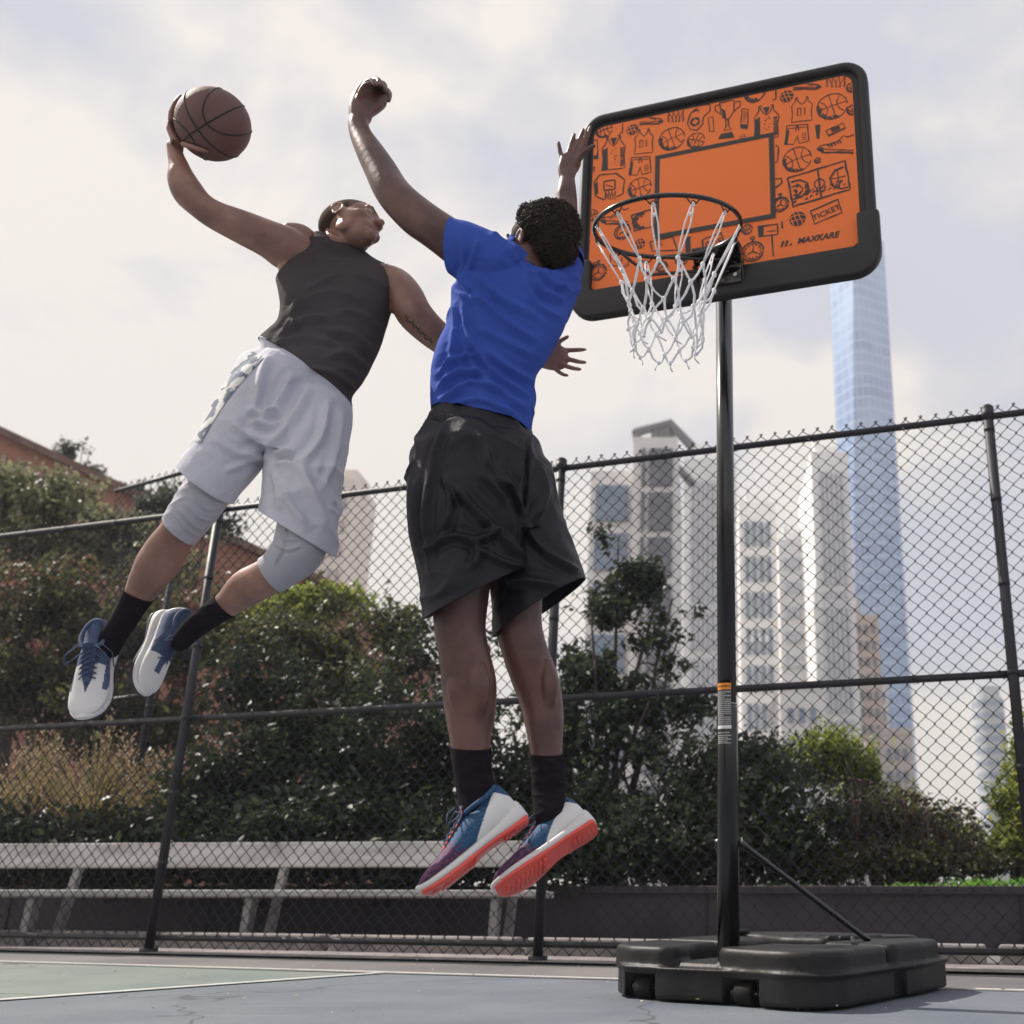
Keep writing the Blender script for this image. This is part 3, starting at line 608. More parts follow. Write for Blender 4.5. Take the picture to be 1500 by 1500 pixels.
for x0, x1, yt, Y, lab, mm in ((1275, 1300, 1000, 180, 'narrow pale block right of the brown tower', M_pale), (1085, 1130, 820, 170, 'grey stone tower seen past the pale office slab', M_beige), (1142, 1205, 1010, 90, 'low beige stone block in front of the pale slab', M_pale), (1290, 1335, 1075, 120, 'low brown block below the skyscraper', M_beige)):
    a = ext(x0, yt, Y); b = ext(x1, yt, Y); root = empty('city_building', ((a.x+b.x)/2, Y+6, 0), lab, 'building')
    mb = MB(); mb.box(((a.x+b.x)/2, Y+6, a.z/2), (b.x-a.x, 12, a.z)); mb.box(((a.x+b.x)/2, Y+6, a.z+.3), ((b.x-a.x)*1.02, 12.3, .7)); mb.link('wall', mm, root)
    facade(root, a.x+.4, b.x-.4, Y, 3, a.z-1, max(3, int((b.x-a.x)/2.2)), max(5, int(a.z/3.4)), M_g1, .5, .5, dz=.3, cap=96)
# air
mb = MB(); mb.box((0, 190, 98), (620, 420, 198.0)); o = mb.link('haze', None); o['kind'] = 'stuff'; tag(o, 'thin pale city haze', 'haze')
o.data.materials.clear()
m = bpy.data.materials.new('haze'); m.use_nodes = True; nt = m.node_tree; nt.nodes.remove(nt.nodes['Principled BSDF']); v = nt.nodes.new('ShaderNodeVolumePrincipled')
v.inputs['Color'].default_value = (.93, .94, 1, 1); v.inputs['Density'].default_value = .0012; v.inputs['Anisotropy'].default_value = .05
nt.links.new(v.outputs[0], nt.nodes['Material Output'].inputs['Volume']); m.cycles.homogeneous_volume = True; o.data.materials.append(m)
HAZE_OBJ = o
# ------------------------------------------------------------------ basketball hoop
M_hp = mat('hoop_plastic', (.013, .013, .014), .5, (.020, .020, .021), 4, .25, 400, spec=.45)
M_bp = mat('base_plastic', (.010, .010, .011), .48, (.022, .022, .022), 7, .35, 500, spec=.32, mixpos=(.45, .8), bump2=.15, b2scale=30)
M_ps = mat('pole_steel', (.006, .006, .007), .24, None, spec=.6, coat=.3)
M_zinc = mat('bolt_zinc', (.5, .5, .5), .35, metal=1)
M_or = mat('board_orange', (.98, .215, .04), .42, (.92, .19, .036), .8, spec=.4)
M_ink = mat('board_ink', (.035, .030, .031), .5)
PB = Vector((.088, 3.93, 0))
hoop = empty('basketball_hoop', PB, 'black portable basketball hoop with orange doodle-printed backboard on a moulded base', 'basketball hoop')
# --- base
e1 = Vector((.815, -.58, 0)).normalized(); e2 = Vector((-e1.y, e1.x, 0)); MBs = Matrix((e1, e2, Vector((0, 0, 1)))).transposed()
O = PB-e2*.10
def rp(poly, k=.02):  # rounded polygon
    out = []; n = len(poly)
    for i in range(n):
        a, b, c = Vector(poly[i-1]), Vector(poly[i]), Vector(poly[(i+1) % n]); u1 = (a-b); u2 = (c-b); r = min(k, u1.length*.45, u2.length*.45); u1.normalize(); u2.normalize()
        p0, p1 = b+u1*r, b+u2*r
        for t in (0, .25, .5, .75, 1): out.append(tuple(p0.lerp(b, t).lerp(b.lerp(p1, t), t)))
    return out
def pris(mb, poly, z0, z1, k=.02, tp=.0):
    poly = [(x*1.11, y*1.08) for x, y in poly]; q = rp(poly, k); n = len(q); cx = sum(p[0] for p in q)/n; cy = sum(p[1] for p in q)/n
    rings = []
    def ring(z, ins): 
        o = []
        for x, y in q:
            d = Vector((x-cx, y-cy)); l = d.length; o.append(O+MBs @ Vector((cx+d.x*(l-ins)/l, cy+d.y*(l-ins)/l, z)))
        return o
    h = z1-z0; rr = min(.018, h*.3)
    for z, i_ in ((z0, tp+.004), (z0+.006, tp), (z1-rr, 0+tp*0), (z1-rr*.45, rr*.25), (z1-rr*.12, rr*.6), (z1, rr*1.2)): rings.append(ring(z, i_))
    mb.grid(rings)
mb = MB()
foot = [(-.40, .02), (-.30, -.06), (-.12, -.075), (.10, -.05), (.30, -.075), (.40, -.04), (.435, .06), (.425, .38), (.43, .60), (.40, .88), (.28, .96), (-.05, .98), (-.32, .93), (-.42, .78), (-.43, .40), (-.445, .12)]
foot = [(x*1.0, y) for x, y in foot]
pris(mb, [(x*.97, y*.98+.004) for x, y in foot], .012, .112, .03)
pris(mb, foot, .100, .112, .03); 
lob = [([(-.435, .10), (-.39, .01), (-.29, -.045), (-.15, -.06), (-.115, -.02), (-.13, .06), (-.17, .14), (-.17, .30), (-.43, .31)], .176),
       ([(.02, .0), (.06, -.035), (.20, -.055), (.30, -.062), (.385, -.03), (.422, .06), (.415, .36), (.20, .36), (.15, .22), (.04, .16)], .178),
       ([(.16, .385), (.415, .385), (.42, .60), (.395, .80), (.30, .86), (.20, .70)], .182),
       ([(-.43, .335), (-.10, .335), (-.12, .52), (-.25, .62), (-.43, .62)], .18),
       ([(-.42, .645), (-.24, .645), (-.08, .54), (.10, .54), (.17, .72), (.27, .88), (.26, .95), (-.05, .965), (-.31, .92), (-.41, .77)], .188),
       ([(-.09, .335), (.13, .39), (.13, .50), (-.09, .50)], .165)]
for poly, z in lob: pris(mb, poly, .10, z, .035)
pris(mb, [(-.13, -.03), (.05, -.03), (.06, .25), (-.14, .25)], .09, .128, .02)
for i in range(6): pris(mb, [(-.05+i*.045, .56), (-.03+i*.045, .56), (-.01+i*.045, .74), (-.03+i*.045, .74)], .17, .197, .008)
me = fuse(mb, .0055, 5, .5); 
# pockets for the wheels, gap at the right side
def boxcut(me, lo, hi):
    bm = bmesh.new(); bm.from_mesh(me); return bm
b_o = bpy.data.objects.new('t', me); COL.objects.link(b_o)
cb = MB()
for wx in (-.26, .15):
    cb.box(O+MBs @ Vector((wx, -.066, .035)), (.15, .11, .11), MBs)
cb.box(O+MBs @ Vector((.475, .47, .03)), (.06, .10, .145), MBs); cb.box(O+MBs @ Vector((.49, .42, .15)), (.07, .035, .12), MBs)
cbo = bpy.data.objects.new('t2', cb.mesh()); COL.objects.link(cbo)
md = b_o.modifiers.new('b', 'BOOLEAN'); md.operation = 'DIFFERENCE'; md.object = cbo; md.solver = 'FAST'
md = b_o.modifiers.new('bv', 'SMOOTH'); md.iterations = 2
dg = bpy.context.evaluated_depsgraph_get(); me = bpy.data.meshes.new_from_object(b_o.evaluated_get(dg)); bpy.data.objects.remove(b_o); bpy.data.objects.remove(cbo)
base = link('base', me, M_bp, hoop)
for wx in (-.26, .15):
    mb = MB(); c = O+MBs @ Vector((wx, -.016, .042))
    mb.tube([c-e1*.033, c-e1*.03, c+e1*.03, c+e1*.033], [.034, .037, .037, .034], 28)
    mb.link('wheel', mat('wheel_rubber', (.010, .010, .010), .7, spec=.2), base, True)
    mb = MB()
    for s_ in (-.05, .05): mb.tube([c+e1*(s_*.95), c+e1*(s_*1.2)], .016, 14)
    mb.tube([c-e1*.065, c+e1*.065], .008, 12); mb.link('axle', M_ps, base, True)
mb = MB(); c = O+MBs @ Vector((-.36, .72, .188)); mb.tube([c, c+Vector((0, 0, .014))], .035, 24); mb.link('fill_cap', M_bp, base, True)
# --- pole
TOPZ = 2.95
mb = MB(); mb.tube([PB+Vector((0, 0, .10)), PB+Vector((0, 0, .98)), PB+Vector((0, 0, 1.0))], [.0385, .0385, .0365], 40); low = mb.link('lower_pole', M_ps, hoop, True)
mb = MB(); mb.tube([PB+Vector((0, 0, .95)), PB+Vector((0, 0, TOPZ))], .0345, 40); mb.link('upper_pole', M_ps, hoop, True)
mb = MB(); mb.tube([PB+Vector((0, 0, 1.0)), PB+Vector((0, 0, 1.004))], .0372, 40); mb.link('pole_collar', M_zinc, low, True)
# brace rods
mb = MB(); s0 = PB+Vector((.036, .01, .52)); s1 = O+e1*.30+e2*.56+Vector((0, 0, .182)); dd = (s1-s0)
mb.tube([s0, s0+dd*.05, s0+dd*.08, s1-dd*.05, s1], [.012, .013, .010, .010, .012], 16); mb.link('brace', M_ps, hoop, True)
mb = MB(); s0b = PB+Vector((-.036, .01, .52)); s1b = O-e1*.30+e2*.56+Vector((0, 0, .182)); dd = s1b-s0b
mb.tube([s0b, s0b+dd*.08, s1b], [.012, .010, .010], 16); mb.link('brace', M_ps, hoop, True)
mb = MB(); mb.tube([s0-Vector((.078, 0, 0)), s0+Vector((.014, 0, 0))], .006, 10); mb.tube([s0+Vector((.008, 0, 0)), s0+Vector((.016, 0, 0))], .013, 6); mb.link('bolt', M_zinc, hoop, True)
# --- label on the pole
def arc_patch(mb, z0, z1, a0, a1, r=.0388, n=12, m=0):
    vs = []
    for i in range(n+1):
        a = R_(a0+(a1-a0)*i/n); vs += [PB+Vector((r*math.sin(a), -r*math.cos(a), z0)), PB+Vector((r*math.sin(a), -r*math.cos(a), z1))]
    mb.add(vs, [(2*i, 2*i+2, 2*i+3, 2*i+1) for i in range(n)], m)
zt = lambda y: P(1066, y, 3.89).z
mb = MB(); arc_patch(mb, zt(1067), zt(1000), -62, 22); lab = mb.link('warning_label', mat('label_dark', (.06, .06, .06), .4), low, True)
mb = MB(); arc_patch(mb, zt(1009.5), zt(1000), -62, 22, .0390); mb.link('label_header', mat('label_orange', (.9, .30, .02), .4), lab, True)
mb = MB(); arc_patch(mb, zt(1067), zt(1062), -62, 22, .0390); mb.link('label_strip', mat('label_white', (.8, .8, .8), .4), lab, True)
M_txt = mat('label_text', (.5, .5, .5), .5); mb = MB()
rr = random.Random(3)
for y in [1013+k*2.9 for k in range(17)]+[1073, 1077, 1079.8, 1082.6, 1085.4, 1088]:
    a = -60; end = 20 if rr.random() < .75 else rr.uniform(-25, 5)
    while a < end:
        l = rr.uniform(3, 9); arc_patch(mb, zt(y+.75), zt(y-.75), a, min(a+l, 21), .0391, 3); a += l+2
mb.link('small_print', M_txt, lab)
def textmesh(s, size, shear=0, bold=0.0, res=4):
    cu = bpy.data.curves.new('t', 'FONT'); cu.body = s; cu.size = size; cu.shear = shear; cu.offset = bold; cu.resolution_u = res; cu.align_x = 'CENTER'; cu.align_y = 'CENTER'
    o = bpy.data.objects.new('t', cu); COL.objects.link(o); bpy.context.view_layer.update()
    me = bpy.data.meshes.new_from_object(o.evaluated_get(bpy.context.evaluated_depsgraph_get())); bpy.data.objects.remove(o); return me
tm = textmesh('WARNING', .0105, 0, .0003); v = getv(tm); ang = np.radians(-20)+v[:, 0]/.039
vv = np.stack([PB.x+.0393*np.sin(ang), PB.y-.0393*np.cos(ang), zt(1004.8)+v[:, 1]], 1); setv(tm, vv); link('header_lettering', tm, mat('label_black', (.02, .02, .02), .5), lab)
# --- backboard
BYAW = -.2975; bu = Vector((math.cos(BYAW), math.sin(BYAW), 0)); bnm = Vector((math.sin(BYAW), -math.cos(BYAW), 0)); BC = Vector((.0716, 3.717, 3.087)); bz = Vector((0, 0, 1))
def bl2(x, y, off=0.0):   # photo pixel -> point in the board plane (s, z)
    d = ray(x, y); o = BC+bnm*off; t = (o-CAM).dot(bnm)/d.dot(bnm); q = CAM+d*t-o; return (q.dot(bu), q.z)
def zp(x, y): return bl2(820+x/3.125, 80+y/3.125)      # measured on an enlarged crop of the board
def bw(s, z, off): return BC+bu*s+bz*z+bnm*off
board = empty('backboard', BC); board.parent = hoop; board.location = BC-PB
def rrect(x0, z0, x1, z1, r, n=8, r2=None):
    out = []
    for (cx, cz, a0, rad) in ((x1-r, z1-r, 0, r), (x0+r, z1-r, 90, r), (x0+(r2 or r), z0+(r2 or r), 180, r2 or r), (x1-(r2 or r), z0+(r2 or r), 270, r2 or r)):
        for k in range(n+1): a = R_(a0+90*k/n); out.append((cx+rad*math.cos(a), cz+rad*math.sin(a)))
    return out
W2, H2 = .585, .49
outr = rrect(-.630, -.45, .630, .512, .10); innr = rrect(-.535, -.385, .535, .462, .075)
def slab(pts, o0, o1): 
    mb = MB(); n = len(pts); mb.add([bw(s, z, o0) for s, z in pts]+[bw(s, z, o1) for s, z in pts], [tuple(range(n)), tuple(range(n, 2*n))[::-1]]+[(k, n+k, n+(k+1) % n, (k+1) % n) for k in range(n)]); return mb
mb = slab(rrect(-.605, -.43, .605, .49, .08), -.030, .004); fixm = mb.mesh(); fixn(fixm); link('panel', fixm, M_hp, board, False)
# frame ring: swept rounded profile
def inset(pts, d):
    c = (sum(p[0] for p in pts)/len(pts), sum(p[1] for p in pts)/len(pts)); n = len(pts); out = []
    for i in range(n):
        a = Vector(pts[i-1]); b = Vector(pts[(i+1) % n]); t = (b-a).normalized(); nn = Vector((-t.y, t.x)); out.append((pts[i][0]+nn.x*d, pts[i][1]+nn.y*d))
    return out
prof = [(0, -.034), (-.004, -.02), (-.004, .010), (.002, .020), (.012, .026), (.026, .026), (.034, .020), (.037, .004)]
def sweepframe(pts, prof):
    mb = MB(); rings = [[bw(*q, o) for q in inset(pts, d)] for d, o in prof]; mb.grid(rings, cap=False); me = mb.mesh(); fixn(me); return me
fr = sweepframe(outr, prof); link('frame', fr, M_hp, board)
# lower wrap-round skirt with upstands at both sides
lr = .11
def skirt(x0, z0, x1, zs, zi, wi, r):
    pts = []
    for k in range(9): a = R_(180+90*k/8); pts.append((x0+r+r*math.cos(a), z0+r+r*math.sin(a)))
    for k in range(9): a = R_(270+90*k/8); pts.append((x1-r+r*math.cos(a), z0+r+r*math.sin(a)))
    pts += [(x1, zs), (x1-wi, zs), (x1-wi, zi), (x0+wi, zi), (x0+wi, zs), (x0, zs)]
    return pts
sk = skirt(-.648, -.515, .648, -.235, -.385, .088, lr)
m_ = slab(sk, -.012, .040).mesh(); fixn(m_); m_ = evalmesh(m_, [('BEVEL', dict(width=.013, segments=4, limit_method='ANGLE', angle_limit=R_(50)))]); link('skirt', m_, M_hp, board, True)
# orange print area and drawings
M_orf = M_or; mb = slab(rrect(-.578, -.372, .570, .455, .05), .004, .006); m_ = mb.mesh(); fixn(m_); link('orange_print', m_, M_or, board, False)
ink = MB(); OFF = .0075
def stroke(pts, wd=.0042, closed=False, jit=.0012):
    pts = [Vector(p) for p in pts]; 
    if closed: pts = pts+[pts[0]]
    q = []
    for a, b in zip(pts, pts[1:]):
        n = max(1, int((b-a).length/.02))
        for k in range(n): q.append(a.lerp(b, k/n))
    q.append(pts[-1]); q = [p+Vector((rr.gauss(0, jit), rr.gauss(0, jit)))*.6 for p in q]
    if closed: q[-1] = q[0]
    vs = []
    for i, p in enumerate(q):
        t = (q[min(i+1, len(q)-1)]-q[max(i-1, 0)]); t = t.normalized() if t.length > 0 else Vector((1, 0)); n = Vector((-t.y, t.x))*wd*.5*rr.uniform(.65, 1.3)
        vs += [p+n, p-n]
    vs = [(max(-.576, min(.568, v.x)), max(-.37, min(.453, v.y))) for v in vs]
    ink.add([bw(v[0], v[1], OFF+rr.uniform(0, .0004)) for v in vs], [(2*i, 2*i+1, 2*i+3, 2*i+2) for i in range(len(q)-1)])
def fill(pts):
    c = [(max(-.576, min(.568, p[0])), max(-.37, min(.453, p[1]))) for p in pts]; ink.add([bw(x, z, OFF+rr.uniform(0, .0004)) for x, z in c], [tuple(range(len(c)))])
ball_lines = []
def Z(pts): return [zp(*p) for p in pts]
def arcp(cx, cz, rx, rz, a0, a1, n=14, rot=0):
    o = []
    for k in range(n+1):
        a = R_(a0+(a1-a0)*k/n); x, z = rx*math.cos(a), rz*math.sin(a); o.append((cx+x*math.cos(rot)-z*math.sin(rot), cz+x*math.sin(rot)+z*math.cos(rot)))
    return o
def hatch(cx, cz, rx, rz, a0, a1, dep=.3, n=16):
    for k in range(n):
        a = R_(a0+(a1-a0)*k/n); d = dep*rr.uniform(.4, 1); stroke([(cx+rx*math.cos(a), cz+rz*math.sin(a)), (cx+rx*(1-d)*math.cos(a-.12), cz+rz*(1-d)*math.sin(a-.12))], .0055, jit=.0004)
def ballZ(x, y, r, rot=.3, w_=.0042, solid=False):
    s, z = zp(x, y); r = r/3.125*.0029
    if solid:
        fill(arcp(s, z, r, r, 0, 360, 18)[:-1])
        for o in (-.55, 0, .55): ball_lines.append([(s+r*(o+.25*math.cos(q/5*3.14)-.2), z-r*.95+q*r*.38) for q in range(6)])
        for o in (-.35, .3): ball_lines.append([(s-r*.9+q*r*.36, z+r*(o+.2*math.sin(q/5*3.14))) for q in range(6)])
        return
    stroke(arcp(s, z, r, r, 0, 345, 26), w_); c, s_ = math.cos(rot), math.sin(rot); h = r*.95
    stroke([(s-h*c, z-h*s_), (s+h*.02, z+r*.06), (s+h*c, z+h*s_)], w_*.8); stroke([(s+h*s_, z-h*c), (s, z), (s-h*s_, z+h*c)], w_*.8)
    stroke(arcp(s+r*1.15*c, z+r*1.15*s_, r*.8, r*.8, 128+math.degrees(rot), 232+math.degrees(rot), 10), w_*.8); stroke(arcp(s-r*1.15*c, z-r*1.15*s_, r*.8, r*.8, -52+math.degrees(rot), 52+math.degrees(rot), 10), w_*.8)
    hatch(s, z, r, r, 170, 300, .3, 18)
def jersey(x, y, w_, h_, dark=False, num=None, skew=-.12):
    # x,y crop px of upper-left; w,h in crop px
    def q(a, b): return zp(x+a*w_, y+b*h_+a*w_*skew)
    o = [(.22, 0), (.2, .16), (.02, .34), (.06, .6), (0, 1), (.98, 1), (.94, .6), (1, .34), (.8, .16), (.78, 0)]
    stroke([q(*p) for p in o], .0042); stroke([q(.22, 0), q(.36, .2), q(.5, .3), q(.64, .2), q(.78, 0)], .004); stroke([q(.22, 0), q(.32, 0)]); stroke([q(.68, 0), q(.78, 0)])
    if dark:
        fill([q(.0, 1), q(.05, .4), q(.24, .32), q(.26, 1)][::-1]); fill([q(.36, .05), q(.64, .05), q(.5, .28)][::-1])
        for k in range(9): stroke([q(.78, .4+k*.065), q(.94, .38+k*.065)], .007)
        for k in range(14): a, b = rr.uniform(.35, .7), rr.uniform(.35, .95); stroke([q(a, b), q(a+.02, b-.03)], .003)
    if num: 
        for k, ch in enumerate(num):
            bx = .28+.26*k
            if ch == '0': stroke([q(bx, .45), q(bx+.17, .45), q(bx+.17, .75), q(bx, .75)], .004, True)
            else: stroke([q(bx+.04, .5), q(bx+.1, .45), q(bx+.1, .75)], .004)
def shorts_(x, y, w_, h_):
    def q(a, b): return zp(x+a*w_, y+b*h_-a*w_*.12)
    stroke([q(.12, 0), q(.95, .05), q(1, .95), q(.6, 1), q(.52, .55), q(.38, 1), q(0, .95)], .0042, True); stroke([q(.1, .14), q(.96, .18)], .003); fill([q(0, .95), q(.12, .2), q(.2, .25), q(.12, .97)])
    stroke([q(.5, .05), q(.46, .35)], .004); stroke([q(.55, .05), q(.6, .33)], .004)
    for k in range(4): stroke([q(.7, .5+k*.1), q(.9, .5+k*.1)], .0028)
def shoe_(x, y, w_, h_, flip=1, dark=True):
    def q(a, b): a = a if flip > 0 else 1-a; return zp(x+a*w_, y+b*h_)
    stroke([q(0, .75), q(.1, .55), q(.35, .5), q(.6, .3), q(.72, .05), q(.85, .12), q(1, 0)], .0045); stroke([q(0, .75), q(.2, .92), q(.6, .9), q(1, .95)], .008); stroke([q(0, .72), q(.4, .76), q(1, .8)], .004)
    for k in range(5): stroke([q(.3+k*.08, .52-k*.06), q(.36+k*.08, .66-k*.06)], .005)
    if dark: fill([q(0, .75), q(.15, .62), q(.2, .86), q(.1, .88)])
def jar_(x, y, w_, h_, rot=0):
    def q(a, b): c, s_ = math.cos(rot), math.sin(rot); X, Y_ = (a-.5)*w_, (b-.5)*h_; return zp(x+X*c-Y_*s_, y+X*s_+Y_*c)
    stroke([q(0, 0), q(1, 0), q(1, 1), q(0, 1)], .0042, True); fill([q(0, .8), q(1, .8), q(1, 1), q(0, 1)])
    for k in range(5): stroke([q(.25, .15+k*.12), q(.75, .17+k*.12)], .003)
def watch_(x, y, r):
    s, z = zp(x, y); k = r/3.125*.0029; stroke(arcp(s, z, k, k, 0, 350, 24), .0065); stroke(arcp(s, z, k*.8, k*.8, 0, 350, 20), .003); stroke([(s, z+k), (s, z+k*1.3)], .008); stroke(arcp(s, z+k*1.4, k*.2, k*.15, 0, 350, 8), .005)
    for a in range(0, 360, 30): stroke([(s+k*.75*math.cos(R_(a)), z+k*.75*math.sin(R_(a))), (s+k*.6*math.cos(R_(a)), z+k*.6*math.sin(R_(a)))], .004)
    stroke([(s, z), (s+k*.1, z+k*.6)], .005); stroke([(s, z), (s-k*.45, z-k*.25)], .005); stroke([(s, z), (s+k*.4, z-k*.3)], .005)
# target square
def sq(x0, y0, x1, y1): return None
tc4 = [zp(443, 465), zp(988, 365), zp(984, 762), zp(432, 842)]
sx0 = (tc4[0][0]+tc4[3][0])/2; sx1 = (tc4[1][0]+tc4[2][0])/2; sz1 = (tc4[0][1]+tc4[1][1])/2; sz0 = (tc4[2][1]+tc4[3][1])/2; t_ = .021
tg = MB()
for a, b, c, d in ((sx0, sz0, sx1, sz0+t_), (sx0, sz1-t_, sx1, sz1), (sx0, sz0+t_, sx0+t_, sz1-t_), (sx1-t_, sz0+t_, sx1, sz1-t_)): tg.add([bw(a, b, .0095), bw(c, b, .0095), bw(c, d, .0095), bw(a, d, .0095)], [(0, 1, 2, 3)])
tg.link('target_square', M_ink, board)
mb = MB(); mb.add([bw(a, b, .0088) for a, b in ((sx0+t_*.5, sz0+t_*.5), (sx1-t_*.5, sz0+t_*.5), (sx1-t_*.5, sz1-t_*.5), (sx0+t_*.5, sz1-t_*.5))], [(0, 1, 2, 3)]); mb.link('target_field', M_or, board)
# the drawings, top row to bottom
ballZ(205, 350, 42, .2); stroke(Z([(290, 320), (287, 365), (275, 368)]), .005); ballZ(335, 348, 30, 0, solid=True)
shoe_(365, 265, 110, 62, -1); 
def net_(x, y, w_, h_):
    for k in range(4): stroke([zp(x+k*w_/3, y), zp(x+(k*w_/3*.6)+w_*.35, y+h_)], .0028); stroke([zp(x+w_-k*w_/3, y-4), zp(x+w_-(k*w_/3*.6)-w_*.35, y+h_)], .0028)
    stroke([zp(x, y), zp(x-4, y+h_)], .003); stroke([zp(x+w_, y-4), zp(x+w_, y+h_-8)], .003)
net_(500, 262, 68, 52); net_(1225, 100, 82, 55)
stroke(Z([(690, 232), (640, 240), (600, 275), (588, 320), (600, 348), (632, 350), (655, 325), (660, 290), (690, 262)]), .005, True); s, z = zp(622, 312); stroke(arcp(s, z, .018, .018, 0, 350, 14), .010); stroke(Z([(612, 268), (628, 258), (640, 262)]), .006)
stroke(Z([(682, 295), (704, 290), (708, 355), (688, 358)]), .0042, True)
stroke(Z([(735, 225), (800, 212), (798, 262), (780, 295), (766, 302), (748, 292), (738, 262)]), .005, True); stroke(Z([(735, 235), (712, 240), (714, 262), (740, 278)]), .0045); stroke(Z([(800, 222), (828, 218), (828, 240), (795, 270)]), .0045)
stroke(Z([(762, 302), (764, 335), (752, 352), (790, 346), (775, 334), (772, 300)]), .005); fill(Z([(727, 392), (740, 368), (790, 358), (800, 378), (800, 384)])); fill(Z([(740, 250), (752, 292), (764, 300), (760, 262)]))
jar_(848, 298, 30, 88, .06)
s, z = zp(893, 178); stroke(arcp(s, z, .045, .05, 150, 372, 20), .006); hatch(s, z, .045, .05, 190, 300, .4, 14)
stroke(Z([(990, 155), (992, 208), (975, 212)]), .006); ballZ(1040, 196, 32, 0, solid=True)
jersey(890, 245, 115, 150, True); jersey(195, 385, 108, 150, True); jersey(345, 350, 85, 110, False, '01', -.1); jersey(1062, 205, 96, 110, False, '01', -.1)
shorts_(318, 478, 102, 82); shorts_(1030, 332, 112, 88)
ballZ(515, 390, 62, .3); ballZ(625, 398, 42, -.4, .0036); ballZ(1248, 242, 68, .2); ballZ(1088, 485, 64, .25); ballZ(368, 615, 56, .2)
shoe_(1068, 112, 130, 56, -1); ballZ(1345, 258, 28, .5); ballZ(1340, 155, 26, .5); ballZ(1182, 490, 14, .2, .003); ballZ(150, 530, 16, .2, .003); ballZ(838, 382, 15, 0, solid=True)
fill(Z([(1170, 328), (1194, 325), (1190, 388), (1178, 390)])); jar_(1265, 348, 85, 26, -.42)
shoe_(1178, 372, 168, 88, 1)
stroke(Z([(990, 420), (1004, 428), (1000, 490), (990, 500)]), .006); stroke(Z([(985, 575), (1015, 572), (1020, 590), (990, 615)]), .007)
# court plan
stroke(Z([(1045, 570), (1308, 490), (1330, 622), (1070, 700)]), .0075, True); stroke(Z([(1182, 530), (1198, 660)]), .006)
for cx_2, cy_2, r2_ in ((1190, 595, 24),): s, z = zp(cx_2, cy_2); stroke(arcp(s, z, .021, .021, 0, 350, 16), .0055)
stroke(Z([(1058, 590), (1100, 578), (1135, 592), (1140, 625), (1110, 655), (1072, 668)]), .009); stroke(Z([(1062, 612), (1095, 600), (1115, 618), (1100, 642), (1070, 650)]), .006)
stroke(Z([(1300, 520), (1262, 535), (1238, 570), (1250, 605), (1290, 618), (1322, 608)]), .008); stroke(Z([(1272, 535), (1282, 610)]), .004); stroke(Z([(1245, 575), (1310, 560)]), .005)
for k in range(26): x = 1140+rr.random()*160; y = 690-(x-1070)*.3-rr.uniform(5, 40); stroke(Z([(x, y), (x+10, y-12)]), .005)
for k in range(16): x = 1070+rr.random()*60; y = rr.uniform(600, 685); stroke(Z([(x, y), (x+12, y-8)]), .007)
# ticket, filled ball, little hoop, watches
stroke(Z([(1150, 720), (1275, 668), (1292, 728), (1168, 780)]), .006, True)
ballZ(1090, 756, 36, .2, solid=True)
stroke(Z([(1020, 768), (1020, 800)]), .006); stroke(Z([(912, 790), (998, 780), (998, 828), (914, 838)]), .006, True); fill(Z([(912, 792), (935, 790), (935, 836), (914, 838)])); stroke(Z([(972, 830), (980, 925)]), .007); stroke(Z([(950, 815), (990, 812)]), .004)
watch_(885, 905, 48); watch_(1012, 690, 36); watch_(290, 815, 38); watch_(178, 1000, 40); ballZ(860, 805, 24, .3); ballZ(160, 968, 14, .2, .003)
stroke(Z([(160, 590), (185, 555), (260, 548), (298, 575), (292, 640), (262, 655)]), .006); stroke(Z([(160, 590), (165, 650), (205, 668)]), .006); stroke(Z([(205, 585), (255, 578), (256, 620), (206, 626)]), .006, True); fill(Z([(160, 600), (176, 585), (178, 640), (166, 648)])); net_(212, 632, 45, 35); stroke(Z([(212, 600), (250, 612)]), .004)
shoe_(190, 705, 130, 80, 1); stroke(Z([(330, 740), (425, 712), (430, 790), (345, 810)]), .006, True); s, z = zp(372, 765); stroke(arcp(s, z, .035, .035, 60, 300, 12), .009); hatch(s, z, .035, .035, 80, 280, .6, 12)
stroke(Z([(415, 860), (520, 838), (540, 900), (425, 905)]), .005, True); stroke(Z([(655, 850), (740, 820), (760, 890), (660, 905)]), .006, True); fill(Z([(575, 840), (600, 835), (602, 930), (580, 935)])); ballZ(368, 870, 26, .3, solid=True); ballZ(560, 940, 30, .2); ballZ(300, 968, 12, 0, solid=True)
jersey(230, 900, 90, 70, False, '01', 0); watch_(470, 975, 26); ballZ(700, 930, 30, .4)
stroke(Z([(140, 400), (175, 398), (178, 480), (142, 485)]), .005, True); fill(Z([(140, 470), (178, 462), (178, 480), (142, 485)]))
ballZ(150, 740, 30, .2)
ink.link('doodle_print', M_ink, board)
ink = MB(); OFF = .0086
for l_ in ball_lines: stroke(l_, .0035, jit=.0003)
ink.link('doodle_ball_lines', M_or, board)  # orange lines printed across the solid ball doodles
for s_, x, y, sz, rot in (('TICKET', 1222, 728, .035, .30), ('TK', 455, 875, .03, .2), ('01:5', 708, 868, .042, .12)):
    tm = textmesh(s_, sz, 0, .0004); v = getv(tm); c = zp(x, y); co, si = math.cos(rot), math.sin(rot)
    vv = np.array([bw(c[0]+a[0]*co-a[1]*si, c[1]+a[0]*si+a[1]*co, .0082) for a in v]); setv(tm, vv); link('doodle_lettering', tm, M_ink, board)
